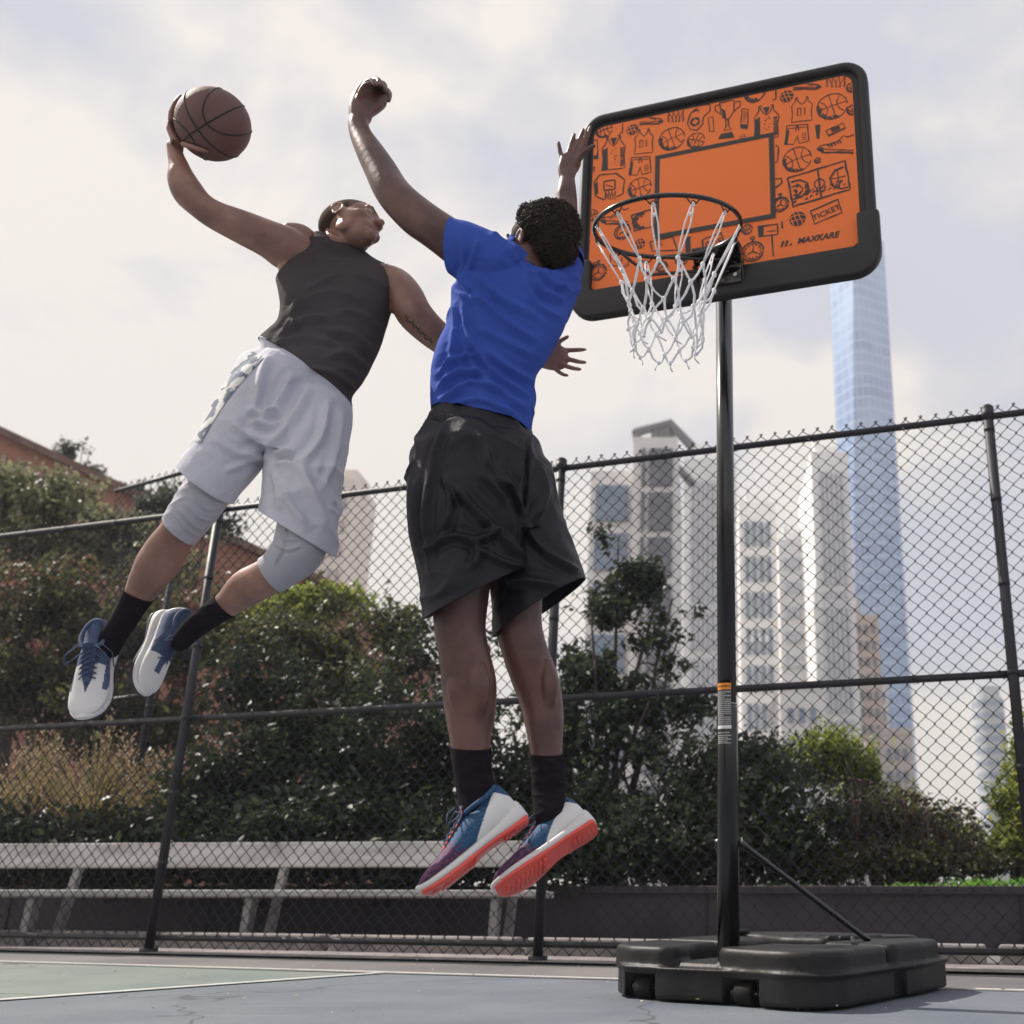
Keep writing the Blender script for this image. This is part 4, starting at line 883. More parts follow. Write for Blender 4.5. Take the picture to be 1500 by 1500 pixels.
# brand lettering
c = zp(1185, 843); tm = textmesh('MAXKARE', .052, .28, .0016); v = getv(tm); a0, a1 = zp(1085, 860), zp(1280, 828); wd = v[:, 0].max()-v[:, 0].min(); k = (a1[0]-a0[0])/wd
vv = np.array([bw((a0[0]+a1[0])/2+a[0]*k, (a0[1]+a1[1])/2+a[1]*k, .0084) for a in v]); setv(tm, vv); link('logo_lettering', tm, M_ink, board)
mb = MB(); lz = (a0[1]+a1[1])/2; lx = a0[0]-.062
for dx, h_ in ((0, 1), (.017, 1)):
    mb.add([bw(lx+dx-.004, lz-.013, .0084), bw(lx+dx+.005, lz-.013, .0084), bw(lx+dx+.014, lz+.013, .0084), bw(lx+dx+.005, lz+.013, .0084)], [(0, 1, 2, 3)])
mb.add([bw(lx+.034, lz-.013, .0084), bw(lx+.042, lz-.013, .0084), bw(lx+.045, lz-.005, .0084), bw(lx+.037, lz-.005, .0084)], [(0, 1, 2, 3)]); mb.link('logo_mark', M_ink, board)
# back supports
mb = MB(); RBd = Matrix((bu, -bnm, bz)).transposed()
mb.box(bw(0, -.30, -.045), (.16, .03, .30), RBd); mb.box(bw(0, .1, -.04), (.9, .02, .03), RBd); mb.box(bw(0, -.1, -.04), (.03, .02, .6), RBd)
mb.tube([bw(.0, .1, -.05), PB+Vector((0, 0, TOPZ-.05))], .012, 10); mb.tube([bw(0, -.38, -.06), PB+Vector((0, 0, BC.z-.40))], .014, 10)
mb.link('support_bracket', M_ps, board)
# --- rim and net
rt = .2; RIMR = .272
RT = R_(11.0); s_r = -.093; rdir = bnm*math.cos(RT)+Vector((0, 0, -math.sin(RT))); ra = BC+bu*s_r; ra.z = 2.752; RC = ra+rdir*(.125+RIMR); ru = bu; rn = ru.cross(rdir).normalized(); rn = rn if rn.z > 0 else -rn
def rimp(a, r=RIMR, dz=0): return RC+(rdir*math.cos(a)+ru*math.sin(a))*r+rn*dz
mb = MB(); mb.tube([rimp(2*math.pi*k/72) for k in range(72)], .0088, 12, closed=True)
rim = mb.link('rim', M_ps, hoop, True)
mb = MB(); att = bw(.0, -.40, .045)
for s_ in (-.10, .10):
    a = math.pi+s_*5.5; mb.tube([rimp(a), bw(s_*1.0+.0, -.375, .05)], .0075, 10)
# lower brace ring, wide sweep under the rim
mb.tube([rimp(2.05, RIMR), rimp(2.25, RIMR*.97, -.035), rimp(2.55, RIMR*1.0, -.075), bw(-.09, -.41, .05)], .0065, 10)
mb.tube([rimp(-2.05, RIMR), rimp(-2.25, RIMR*.97, -.035), rimp(-2.55, RIMR*1.0, -.075), bw(.09, -.41, .05)], .0065, 10)
mb.link('rim_stays', M_ps, rim, True)
mb = MB(); pl = [(-.085, -.33), (.085, -.33), (.085, -.47), (-.085, -.47)]
m_ = slab([(x+.012, z) for x, z in pl][::-1], .040, .050); 
m_.add([bw(-.085, -.335, .05), bw(.11, -.335, .05), bw(.11, -.335, .125), bw(-.085, -.335, .125), bw(-.085, -.345, .05), bw(.11, -.345, .05), bw(.11, -.345, .125), bw(-.085, -.345, .125)], [(0, 1, 2, 3), (7, 6, 5, 4), (0, 4, 5, 1), (1, 5, 6, 2), (2, 6, 7, 3), (3, 7, 4, 0)])
for s_ in (-.085, .105): m_.add([bw(s_, -.335, .05), bw(s_, -.335, .125), bw(s_, -.46, .05), bw(s_+.005, -.335, .05), bw(s_+.005, -.335, .125), bw(s_+.005, -.46, .05)], [(0, 1, 2), (5, 4, 3), (0, 3, 4, 1), (1, 4, 5, 2), (2, 5, 3, 0)])
mm_ = m_.mesh(); fixn(mm_); link('rim_bracket', mm_, M_ps, rim, False)
mb = MB()
for s_, z in ((-.055, -.44), (.075, -.44), (-.055, -.375), (.075, -.375)): mb.tube([bw(s_, z, .05), bw(s_, z, .058)], .0085, 6)
mb.link('bracket_bolts', M_zinc, rim)
NS = 12; M_rope = mat('net_rope', (.93, .93, .94), .8, (.88, .88, .9), 40, .5, 500, sheen=.3)
hk = MB(); nt_ = MB(); rr2 = random.Random(5)
def netp(lvl, j, wob=True):
    rad = [RIMR*.985, .232, .172, .142, .128, .122, .120][lvl]; dz = [-.035, -.11, -.225, -.305, -.38, -.445, -.50][lvl]
    a = 2*math.pi*(j+.25)/NS
    w_ = .007 if lvl > 1 else .003
    c = RC+Vector((rr2.gauss(0, w_), rr2.gauss(0, w_), rr2.gauss(0, w_)))
    k = min(1, lvl/2)
    up = rn.lerp(Vector((0, 0, 1)), k).normalized(); d1 = Vector((rdir.x, rdir.y, rdir.z*(1-k))).normalized()
    return c+(d1*math.cos(a)+ru*math.sin(a))*rad+up*dz+Vector((.0, 0, 0))
tops = [netp(0, j) for j in range(NS)]
lv = {2: [netp(2, j) for j in range(NS)], 3: [netp(3, j+.5) for j in range(NS)], 4: [netp(4, j) for j in range(NS)], 5: [netp(5, j+.5) for j in range(NS)], 6: [netp(6, j) for j in range(NS)]}
for j in range(NS):
    a = 2*math.pi*(j+.25)/NS; p = rimp(a, RIMR); t = (-rdir*math.sin(a)+ru*math.cos(a)); inn = -(rdir*math.cos(a)+ru*math.sin(a))
    hk = MB(); hk.tube([p-t*.028-rn*.005, p-t*.012-rn*.024, p-rn*.034+inn*.006, p+t*.012-rn*.024, p+t*.028-rn*.005], .0026, 7)
    hk.tube([p-t*.012-rn*.024, p-rn*.016, p+t*.012-rn*.024], .0022, 6); hk.link('net_hook', M_ps, rim, True)
    h0 = p-rn*.030+inn*.004; kn = lv[2][j]; tw = t*.011
    w1 = t*.004
    for sg in (-1, 1):
        m_1 = h0.lerp(kn, .35)+tw*sg+inn*-.0; m_2 = h0.lerp(kn, .75)+tw*.6*sg
        nt_.tube([h0+w1*sg+rn*.004, m_1, m_2, kn], .0029, 7)
    nt_.tube([h0-t*.006, h0+rn*.008, h0+t*.006, h0-rn*.006], .0036, 7, closed=True)
    nt_.ell(h0.lerp(kn, .18), (.0055, .0055, .009), n=6)
def strand(a, b, sag=.006):
    m_ = a.lerp(b, .5)+Vector((rr2.gauss(0, .004), rr2.gauss(0, .004), -sag)); o = (m_-RC); o.z = 0; m_ += o.normalized()*.006
    q = [a.lerp(m_, .0), a.lerp(m_, .5)+Vector((0, 0, .002)), m_, m_.lerp(b, .5)-Vector((0, 0, .002)), b]; nt_.tube(q, .0028, 7)
    nt_.tube([x+Vector((.0035, .002, 0)) for x in q], .0024, 6)
for l in (2, 3, 4, 5):
    for j in range(NS):
        a = lv[l][j]; nx = lv[l+1]
        if l % 2 == 0: strand(a, nx[j]); strand(a, nx[(j-1) % NS])
        else: strand(a, nx[j]); strand(a, nx[(j+1) % NS])
for l in (2, 3, 4, 5):
    for p in lv[l]:
        nt_.ell(p, (.0088, .0088, .0105), n=6); nt_.ell(p+Vector((.002, 0, -.009)), (.006, .006, .006), n=5)
for p in lv[6]:
    nt_.ell(p, (.007, .007, .009), n=6); nt_.tube([p, p+Vector((rr2.uniform(-.012, .012), rr2.uniform(-.01, .01), -.022)), p+Vector((rr2.uniform(-.02, .02), rr2.uniform(-.01, .01), -.035))], .0028, 6)
nt_.link('net', M_rope, hoop, True)
# ------------------------------------------------------------------ people
def skinmat(name, c1, c2):
    m = mat(name, c1, .42, c2, 11, .3, 300, sss=.06, spec=.55, detail=8, mixpos=(.33, .67), bump2=.12, b2scale=40); return m
M_skin1 = skinmat('skin_brown', (.37, .20, .15), (.21, .105, .08)); M_skin2 = skinmat('skin_deep_brown', (.165, .075, .060), (.075, .034, .030))
M_sock = mat('sock_black', (.012, .010, .014), .95, (.020, .017, .022), 30, .6, 350, spec=.08)
M_lace = mat('lace_navy', (.05, .07, .14), .8)
def frame3(F, U):
    F = F.normalized(); R = F.cross(U).normalized(); U2 = R.cross(F).normalized(); return Matrix((R, F, U2)).transposed()
def head_parts(mb, c, M, s=1.0):
    """adult head, local x right, y forward, z up; c is the middle of the skull at ear height"""
    def e(p, r, rot=None):
        mb.ell(c+M @ (Vector(p)*s), [x*s for x in r], M @ rot if rot is not None else M, n=12)
    e((0, -.018, .040), (.074, .096, .082)); e((0, .022, .030), (.066, .066, .066)); e((0, .030, -.030), (.055, .060, .070)); e((0, .040, -.075), (.044, .044, .034))
    e((0, .080, -.098), (.022, .019, .019)); e((0, .050, -.085), (.040, .036, .026)); e((0, .062, -.052), (.042, .030, .034)); e((0, .058, -.02), (.056, .032, .028))
    for s_ in (-1, 1):
        e((s_*.046, .012, -.055), (.016, .036, .036)); e((s_*.050, .020, -.02), (.020, .040, .036)); e((s_*.045, .058, -.022), (.022, .024, .017)); e((s_*.030, .082, .022), (.024, .012, .008))
        e((s_*.032, .077, .001), (.0155, .0135, .010)); e((s_*.0135, .098, -.037), (.0085, .011, .0075)); e((s_*.018, .082, -.062), (.012, .012, .006))
        R = Matrix.Rotation(s_*.35, 3, 'Z') @ Matrix.Rotation(R_(-12), 3, 'X')
        e((s_*.076, -.006, -.006), (.0055, .017, .031), R); e((s_*.079, -.014, .004), (.0055, .013, .024), R)
        pts = [c+M @ ((Vector((s_*.079, -.004, -.006))+R @ Vector((s_*.004, .018*math.cos(a)-.002, .031*math.sin(a))))*s) for a in [R_(q) for q in range(-70, 200, 18)]]
        mb.tube(pts, .0042*s, 8)
    pts = [c+M @ (Vector(p)*s) for p in ((0, .084, .016), (0, .094, -.004), (0, .106, -.022), (0, .113, -.035))]; mb.tube(pts, [.0075*s, .009*s, .011*s, .0125*s], 10)
    e((0, .106, -.036), (.012, .012, .010)); e((0, .0905, -.062), (.023, .008, .0055)); e((0, .0885, -.073), (.020, .009, .0065)); e((0, .084, .028), (.036, .011, .013))
def headsmooth(me, c, M, s, it=9):
    bm = bmesh.new(); bm.from_mesh(me); Mi = M.transposed(); vs = []
    for v in bm.verts:
        q = Mi @ (v.co-c)
        if q.length < .135*s and abs(q.x) < .069*s and not (q.y > .098*s and q.z < -.01*s): vs.append(v)
    for _ in range(it): bmesh.ops.smooth_vert(bm, verts=vs, factor=.5, use_axis_x=True, use_axis_y=True, use_axis_z=True)
    bm.to_mesh(me); bm.free(); return me
def finger(mb, pts, r=(4.6, 4.3, 3.8, 3.0)):
    st = [(p[0], p[1], p[2], .84*r[min(i, len(r)-1)]) for i, p in enumerate(pts)]; ptube(mb, st, 1.0, n=10, sub=3)
def shoe(person_, heel, toe, up, L, pal, lacesbow=True, w=1.0, fine=6):
    """one sports shoe from its heel point to its toe point; local x forward, y side, z up"""
    X = (toe-heel).normalized(); Yv = up.cross(X).normalized(); Z_ = X.cross(Yv).normalized(); M = Matrix((X, Yv, Z_)).transposed(); k = L/.30
    T = lambda x, y, z: heel+M @ Vector((x*k, y*k*w, z*k))
    def loft(secs, n=36, pw=2.6, sub=6):
        rings = []
        for s in resample(secs, sub):
            x, hw, z0, z1, yo = s; r = []
            for q in range(n):
                a = 2*math.pi*q/n; ca, sa = math.cos(a), math.sin(a); p_ = pw if sa < 0 else 2.0
                yy = hw*math.copysign(abs(ca)**(2/p_), ca)*(1-.22*max(0, sa)**1.5); zz = (z0+z1)/2+(z1-z0)/2*math.copysign(abs(sa)**(2/p_), sa)
                r.append((x, yy+yo, zz))
            rings.append(r)
        return rings
    upper = [(.002, .013, .035, .078, 0), (.008, .026, .026, .110, 0), (.03, .034, .022, .114, 0), (.06, .0355, .022, .103, 0), (.09, .036, .022, .098, 0), (.12, .037, .020, .098, .0), (.15, .040, .018, .086, .001), (.185, .044, .016, .070, .002), (.22, .046, .016, .058, .003), (.255, .043, .018, .050, .003), (.28, .034, .02, .043, .002), (.296, .016, .024, .034, .001)]
    rg = loft(upper, n=88, sub=17); mb = MB(); mb.grid([[T(*p) for p in r] for r in rg])
    # colour regions follow panels of the shoe
    cen = []
    flat = [p for r in rg for p in r]
    for fi, f in enumerate(mb.f):
        c = [sum(flat[i][j] for i in f)/len(f) for j in range(3)]; mb.m[fi] = pal['region'](*c)
    me = mb.mesh(); fixn(me); sh = empty('shoe', heel); sh.parent = person_; sh.location = heel-world_loc(person_)
    link('upper', me, pal['upper'], sh)
    mid = [(-.006, .014, .004, .046, 0), (.002, .030, .0, .056, 0), (.03, .0375, -.002, .046, 0), (.08, .038, .002, .034, 0), (.12, .038, .004, .032, 0), (.16, .042, .002, .030, .001), (.20, .048, 0, .028, .002), (.24, .048, .001, .027, .003), (.275, .039, .006, .029, .003), (.297, .022, .014, .034, .002), (.304, .008, .02, .032, .001)]
    mb = MB(); mb.grid([[T(*p) for p in r] for r in loft(mid, pw=4)]); me = mb.mesh(); fixn(me); link('midsole', me, pal['mid'], sh)
    out = [(-.003, .014, -.004, .012, 0), (.004, .031, -.010, .012, 0), (.03, .036, -.011, .010, 0), (.08, .035, -.006, .012, 0), (.12, .033, -.003, .012, 0), (.16, .040, -.007, .012, .001), (.20, .047, -.010, .010, .002), (.24, .047, -.009, .010, .003), (.275, .038, -.003, .014, .003), (.297, .020, .006, .022, .002)]
    mb = MB(); mb.grid([[T(*p) for p in r] for r in loft(out, pw=4)])
    # tread bars moulded into the sole
    for i in range(9):
        x = .165+.0135*i; hw = .040 if i < 6 else .034
        mb.box(T(x, .002, -.0092+(.0045 if i > 6 else 0)), (.009*k, hw*1.5*k, .004*k), M @ Matrix.Rotation(.25, 3, 'Z'))
    for i in range(5): mb.box(T(.015+.014*i, 0, -.0105), (.007*k, .045*k, .003*k), M)
    me = mb.mesh(); fixn(me); link('outsole', me, pal['out'], sh)
    # collar rim, tongue, laces
    mb = MB(); pts = []
    for q in range(28):
        a = 2*math.pi*q/28; x = .066+.050*math.cos(a); y = .031*math.sin(a); z = .101+.014*max(0, -math.cos(a))**2+.002*math.cos(a); pts.append(T(x, y, z))
    mb.tube(pts, .0062*k, 10, closed=True); mb.link('collar', pal['collar'], sh, True)
    mb = MB(); rings = [[T(x+o*.25, y, z+o) for y, o in ((-h_, -.003), (-h_*.6, .001), (0, .003), (h_*.6, .001), (h_, -.003), (h_*.6, -.006), (0, -.005), (-h_*.6, -.006))] for x, z, h_ in ((.112, .128, .010), (.113, .124, .018), (.118, .108, .020), (.135, .098, .019), (.17, .082, .017), (.20, .069, .013), (.212, .062, .006))]
    mb.grid(rings); me = mb.mesh(); fixn(me); link('tongue', evalmesh(me, [('SUBSURF', dict(levels=2))]), pal['tongue'], sh)
    mb = MB(); xs = [.125, .139, .153, .167, .181, .195]; zs = [.101, .095, .089, .083, .076, .070]
    for i in range(5):
        for s_ in (-1, 1):
            a = (xs[i], s_*.021, zs[i]-.005); b = (xs[i+1], -s_*.020, zs[i+1]-.005); mm_ = ((a[0]+b[0])/2, 0, max(a[2], b[2])+.009+.0015*s_)
            mb.tube([T(*a), T(a[0]*.7+mm_[0]*.3, a[1]*.5, mm_[2]-.002), T(*mm_), T(b[0]*.7+mm_[0]*.3, b[1]*.5, mm_[2]-.004), T(*b)], .0019*k, 6)
    kx = (.118, 0, .112)
    for s_ in (-1, 1):
        mb.tube([T(*kx), T(.125, s_*.022, .128), T(.150, s_*.048, .120), T(.168, s_*.052, .100), T(.150, s_*.034, .100), T(*kx)], .0018*k, 6)
        mb.tube([T(*kx), T(.11, s_*.03, .118), T(.13, s_*.055, .100), T(.165, s_*.060, .075)], .0016*k, 6)
    mb.ell(T(*kx), (.005*k,)*3, n=6); mb.link('laces', pal['lace'], sh, True)
    return sh, T
M_navy = mat('knit_navy', (.045, .07, .15), .75, (.08, .11, .20), 60, .6, 300); M_white = mat('shoe_white', (.74, .73, .72), .45, (.68, .67, .66), 8)
M_blackr = mat('sole_navy', (.03, .03, .045), .5)
M_teal = mat('knit_teal', (.010, .045, .12), .75, (.025, .11, .22), 220, .7, 300, mixpos=(.4, .6)); M_pur = mat('knit_purple', (.035, .028, .09), .75, (.22, .06, .10), 200, .7, 300, mixpos=(.45, .6)); M_red = mat('sole_coral', (.85, .10, .07), .38, (.78, .085, .06), 6, coat=.2)
M_tongue = mat('tongue_coral', (.75, .12, .09), .6, (.1, .13, .25), 60, mixpos=(.48, .52))
# ================= player with the ball
p1 = empty('person', P(455, 560, 3.1), 'player in charcoal tank top and white shorts leaping with the basketball in his raised hand', 'person', 'basketball players jumping at the hoop')
mb = MB()
ptube(mb, [(256, 212, 2.95, 11.5, .75), (257, 226, 2.95, 11), (262, 243, 2.95, 14), (266, 262, 2.95, 19.5), (276, 282, 2.96, 22), (293, 300, 2.97, 20), (315, 315, 2.99, 21), (353, 332, 3.04, 24.5), (393, 350, 3.10, 27.5), (420, 364, 3.14, 32), (450, 380, 3.18, 28)], .95)
ptube(mb, [(420, 338, 3.14, 12), (440, 342, 3.16, 14), (458, 356, 3.18, 14)], 1.0)            # deltoid
ptube(mb, [(420, 392, 3.15, 13), (430, 410, 3.16, 13), (445, 440, 3.15, 13)], 1.3)
# torso
ploft(mb, [(402, 530, 496, 590, 3.07, 3.07, .09), (412, 505, 505, 560, 3.07, 3.07, .09), (428, 480, 522, 528, 3.09, 3.09, .09), (432, 450, 538, 498, 3.11, 3.11, .095), (432, 427, 550, 460, 3.14, 3.13, .095), (432, 405, 565, 425, 3.16, 3.15, .09), (445, 380, 565, 405, 3.17, 3.16, .07), (470, 358, 545, 386, 3.18, 3.17, .055)], n=36)
ptube(mb, [(550, 404, 3.17, 20), (578, 414, 3.16, 23), (593, 433, 3.15, 26), (606, 458, 3.15, 26), (624, 478, 3.17, 24), (645, 496, 3.20, 22), (665, 512, 3.22, 19), (700, 524, 3.24, 19), (740, 529, 3.25, 16), (775, 528, 3.25, 12), (790, 526, 3.25, 12, .7)], .95)
ptube(mb, [(574, 452, 3.15, 10), (583, 440, 3.15, 13), (582, 422, 3.15, 12)], 1.1)
# open left hand
ptube(mb, [(785, 526, 3.25, 12, .7), (798, 524, 3.25, 17, .55), (812, 524, 3.25, 19, .5), (822, 524, 3.25, 18, .45)], .5, n=20)
k_ = 1.0
finger(mb, [(806, 512, 3.24), (815, 503, 3.23), (824, 497, 3.22), (832, 493, 3.21)], (6, 5, 4.6, 3.6))
finger(mb, [(818, 514, 3.25), (832, 513, 3.245), (846, 512.5, 3.24), (858, 512, 3.235)], (5, 4.6, 4.2, 3.2))
finger(mb, [(822, 524, 3.25), (836, 527, 3.25), (848, 530, 3.25), (858, 531, 3.25)], (5, 4.6, 4.2, 3.2))
finger(mb, [(820, 532, 3.25), (831, 537, 3.25), (842, 540, 3.25), (851, 541, 3.25)], (4.8, 4.4, 4, 3.1))
finger(mb, [(812, 539, 3.25), (819, 545, 3.25), (826, 549, 3.25), (832, 550, 3.25)], (4.4, 4, 3.6, 2.9))
# hand spread round the ball
BALL = P(312, 182, 2.93); BR = .1195
def onball(x, y, dy, lift=.009):  # a finger joint resting on the ball's surface
    q = P(x, y, 2.93+dy); d = (q-BALL).normalized(); return BALL+d*(BR+lift)
def wfinger(pts, r):
    mb.tube([p for p in [Vector(q) for q in pts]], r, 12)
    mb.ell(pts[-1], (r[-1],)*3, n=6)
wr = P(256, 214, 2.95)
rings = []
palm = [onball(262, 213, -.01, .014), onball(258, 195, .0, .014), onball(256, 183, .01, .012)]
for c, hw, ht in ((wr, .020, .018), (wr.lerp(palm[0], .8), .030, .018), (palm[1], .040, .015), (palm[2], .040, .012)):
    tt = Vector((0, 0, 1)); n_ = (c-BALL); n_.z = 0; n_.normalize(); sd = tt.cross(n_)
    rings.append([c+sd*(hw*math.cos(a))+n_*(ht*math.sin(a)) for a in [2*math.pi*q/16 for q in range(16)]])
mb.grid(rings)
for pth, r in (([(256, 178, -.035), (258, 166, -.045), (264, 154, -.05), (271, 146, -.05)], (.0095, .009, .008, .0065)),
               ([(254, 176, -.005), (254, 163, -.005), (260, 150, -.005), (266, 142, -.0)], (.0095, .009, .008, .0065)),
               ([(255, 176, .03), (256, 164, .035), (262, 152, .04), (268, 145, .04)], (.0095, .009, .008, .0065)),
               ([(257, 182, .05), (258, 172, .06), (263, 162, .065), (268, 156, .07)], (.0085, .008, .007, .006)),
               ([(262, 214, -.03), (272, 226, -.045), (286, 236, -.04), (300, 240, -.03)], (.0105, .0095, .0085, .006))):
    wfinger([onball(*q) for q in pth], r)
# neck and head
HC1 = P(514, 334, 3.16); HF1 = Vector((.93, -.18, .22)); HU1 = Vector((-.26, .46, .84)); HM1 = frame3(HF1, HU1)
nb = P(500, 396, 3.215); mb.tube([nb, nb.lerp(HC1, .5)+Vector((-.010, 0, 0)), HC1+HM1 @ Vector((0, -.018, -.03))], [.060, .067, .064], 20)
head_parts(mb, HC1, HM1, 1.06)
# legs
ptube(mb, [(430, 560, 3.06, 38), (392, 596, 3.0, 38), (340, 660, 2.94, 35), (304, 712, 2.91, 31), (282, 748, 2.90, 29), (262, 778, 2.91, 26), (246, 802, 2.94, 29), (230, 828, 2.98, 30), (212, 856, 3.02, 24), (198, 880, 3.04, 18), (182, 908, 3.06, 14.5), (166, 932, 3.08, 11)], .95)
ptube(mb, [(462, 585, 3.06, 34), (455, 640, 3.02, 36), (448, 720, 2.97, 35), (444, 770, 2.94, 34), (436, 808, 2.94, 33), (410, 832, 2.96, 27), (386, 848, 2.99, 27), (360, 862, 3.03, 27), (335, 884, 3.08, 20.5), (310, 900, 3.11, 17), (286, 918, 3.13, 15), (273, 932, 3.14, 12)], .95)
me = headsmooth(fuse(mb, .0042, 5, .5), HC1, HM1, 1.06); body1 = link('body', me, M_skin1, p1)
# hair: close cropped cap
def hairshell(name, c, M, s, grow, mt, line, par, vox=.004):
    mb = MB(); e_ = lambda p, r: mb.ell(c+M @ (Vector(p)*s), [x*s+grow for x in r], M, n=16)
    e_((0, -.018, .040), (.074, .096, .082)); e_((0, .022, .030), (.066, .066, .066)); me = fuse(mb, vox, 2)
    bm = bmesh.new(); bm.from_mesh(me); Mi = M.transposed()
    for po, no in line: 
        bmesh.ops.bisect_plane(bm, geom=bm.verts[:]+bm.edges[:]+bm.faces[:], plane_co=c+M @ (Vector(po)*s), plane_no=M @ Vector(no), clear_outer=True)
    o_ = bpy.data.meshes.new('h'); bm.to_mesh(o_); bm.free(); return link(name, o_, mt, par)
M_buzz = mat('hair_cropped', (.045, .028, .022), .9, (.07, .042, .032), 60, .6, 500, spec=.1)
hairshell('hair', HC1, HM1, 1.06, .0006, M_buzz, [((0, .060, .060), (0, 1, -.75)), ((0, -.03, -.012), (0, .55, -1))], p1)
M_eye = mat('eye_white', (.6, .57, .54), .2); M_brow = mat('brow_hair', (.03, .02, .016), .8)
for c, M, par, s in ((HC1, HM1, p1, 1.06),):
    for s_ in (-1, 1):
        mb = MB(); mb.ell(c+M @ (Vector((s_*.032, .0845, .002))*s), (.010, .0075, .0045), M, n=8); mb.link('eye', M_eye, par, True)
        mb = MB(); mb.tube([c+M @ (Vector((s_*x, y, z))*s) for x, y, z in ((.014, .0925, .022), (.030, .0905, .030), (.047, .079, .027))], [.0022, .0028, .0012], 8); mb.link('eyebrow', M_brow, par, True)
# tattoo on the left upper arm: script line laid on the skin
from mathutils.bvhtree import BVHTree
bvh1 = BVHTree.FromPolygons([Vector(v)+world_loc(p1) for v in getv(me)], [tuple(p.vertices) for p in me.polygons])
mb = MB(); r7 = random.Random(11); vs = []
for i in range(70):
    t = i/69; x = 593+(634-593)*t; y = 463+(502-463)*t; a = i*1.15; wv = (3.2*math.sin(a)+2.0*math.sin(a*.37))*(.5+.5*r7.random())
    x1 = x+wv*.7+math.cos(a)*1.2; y1 = y-wv*.75; d = ray(x1, y1).normalized(); h = bvh1.ray_cast(CAM, d)
    if h[0] is None: continue
    vs.append((h[0], h[1]))
for (a, na), (b, nb_) in zip(vs, vs[1:]):
    if (a-b).length > .03: continue
    t = (b-a).normalized(); s_ = na.cross(t)*.0016; mb.add([a+na*.0007-s_, a+na*.0007+s_, b+nb_*.0007+s_, b+nb_*.0007-s_], [(0, 1, 2, 3)])
mb.link('tattoo', mat('tattoo_ink', (.06, .04, .035), .6), body1)
# tank top
M_tank = mat('cloth_charcoal', (.060, .050, .055), .9, (.082, .070, .074), 3, .35, 900, spec=.12, bump2=.4, b2scale=24)
mb = MB()
ploft(mb, [(372, 528, 516, 612, 3.06, 3.06, .125), (387, 503, 508, 580, 3.06, 3.06, .125), (402, 488, 524, 556, 3.07, 3.06, .122), (417, 472, 538, 530, 3.09, 3.08, .124), (421, 448, 550, 502, 3.12, 3.10, .126), (417, 425, 562, 468, 3.14, 3.12, .128), (412, 405, 577, 430, 3.16, 3.14, .124), (430, 380, 584, 402, 3.17, 3.155, .108), (448, 362, 572, 390, 3.18, 3.17, .092), (462, 348, 545, 376, 3.19, 3.18, .082), (474, 332, 540, 358, 3.20, 3.19, .078)], n=56, sub=7, pw=2.5)
me = fuse(mb, .0048, 3)
wrinkle(me, [([(400, 500), (440, 470), (480, 466)], 7, .007), ([(396, 508), (430, 496), (480, 500), (520, 520)], 7, .006), ([(420, 470), (445, 440), (490, 428), (530, 440)], 7, .005), ([(425, 455), (450, 425), (500, 400)], 6, .004), ([(540, 540), (510, 520), (480, 520)], 7, .007), ([(545, 515), (515, 490), (475, 485)], 7, .006), ([(556, 485), (530, 460), (495, 455)], 7, .005), ([(520, 570), (490, 548), (450, 540)], 6, .006), ([(572, 425), (545, 410), (520, 400)], 6, .004), ([(415, 485), (425, 470), (440, 480)], 5, .006), ([(470, 355), (500, 372), (540, 378)], 5, -.004)], amp=.0020, scale=(8, 8, 15), seed=3, amp2=.001)
cuts = [(385, 506, 508, 583, 3.06, (430, 590), .6), (464, 347, 540, 374, 3.18, (515, 330), .16), (398, 424, 456, 344, 3.16, (400, 360), .13), (562, 384, 581, 440, 3.16, (600, 400), .11)]
tank = link('tank_top', cutopen(me, cuts), M_tank, p1)
# shorts
M_wsh = mat('cloth_white_shorts', (.60, .60, .66), .8, (.53, .53, .60), 3, .3, 700, spec=.2, bump2=.35, b2scale=22)
mb = MB()
ploft(mb, [(386, 492, 512, 566, 3.06, 3.06, .120), (389, 513, 509, 588, 3.06, 3.06, .124), (362, 525, 510, 612, 3.05, 3.05, .140), (345, 560, 506, 640, 3.03, 3.04, .150), (345, 600, 503, 672, 3.0, 3.03, .150), (352, 640, 500, 690, 2.98, 3.01, .13)], n=48, sub=7, pw=2.3)
ptube(mb, [(425, 570, 3.04, 66), (385, 595, 3.0, 60), (352, 640, 2.96, 53), (322, 680, 2.93, 49), (301, 708, 2.91, 48), (283, 732, 2.90, 51)], 1.0, n=40)
me = fuse(mb, .0052, 4); mb = MB()
ptube(mb, [(460, 600, 3.04, 52), (450, 650, 3.0, 56), (444, 700, 2.98, 56), (440, 740, 2.97, 56), (435, 780, 2.96, 58), (430, 815, 2.96, 60)], 1.0, n=40)
me_b = fuse(mb, .0052, 4)
folds1 = [([(395, 520), (380, 560), (372, 610)], 9, .009), ([(430, 545), (405, 590), (360, 640)], 9, .008), ([(455, 560), (430, 610), (395, 650), (350, 668)], 9, .009), ([(340, 620), (370, 640), (400, 640)], 7, .007), ([(310, 640), (350, 665), (395, 670)], 7, .006), ([(480, 585), (470, 640), (440, 680)], 8, .008), ([(500, 600), (492, 660), (470, 720)], 7, .007), ([(440, 680), (455, 720), (480, 770)], 9, .009), ([(410, 700), (425, 740), (450, 770)], 8, .008), ([(400, 690), (405, 720), (410, 750)], 6, .007), ([(460, 690), (480, 720), (492, 740)], 7, .006), ([(360, 600), (385, 605), (410, 600)], 6, .008), ([(365, 618), (395, 622), (420, 612)], 5, .006), ([(330, 690), (355, 680), (390, 668)], 6, .006), ([(398, 672), (415, 668), (432, 672)], 6, -.014)]
for m__ in (me, me_b): wrinkle(m__, folds1, amp=.0055, scale=(7, 7, 9), seed=9, amp2=.0018, sc2=26)
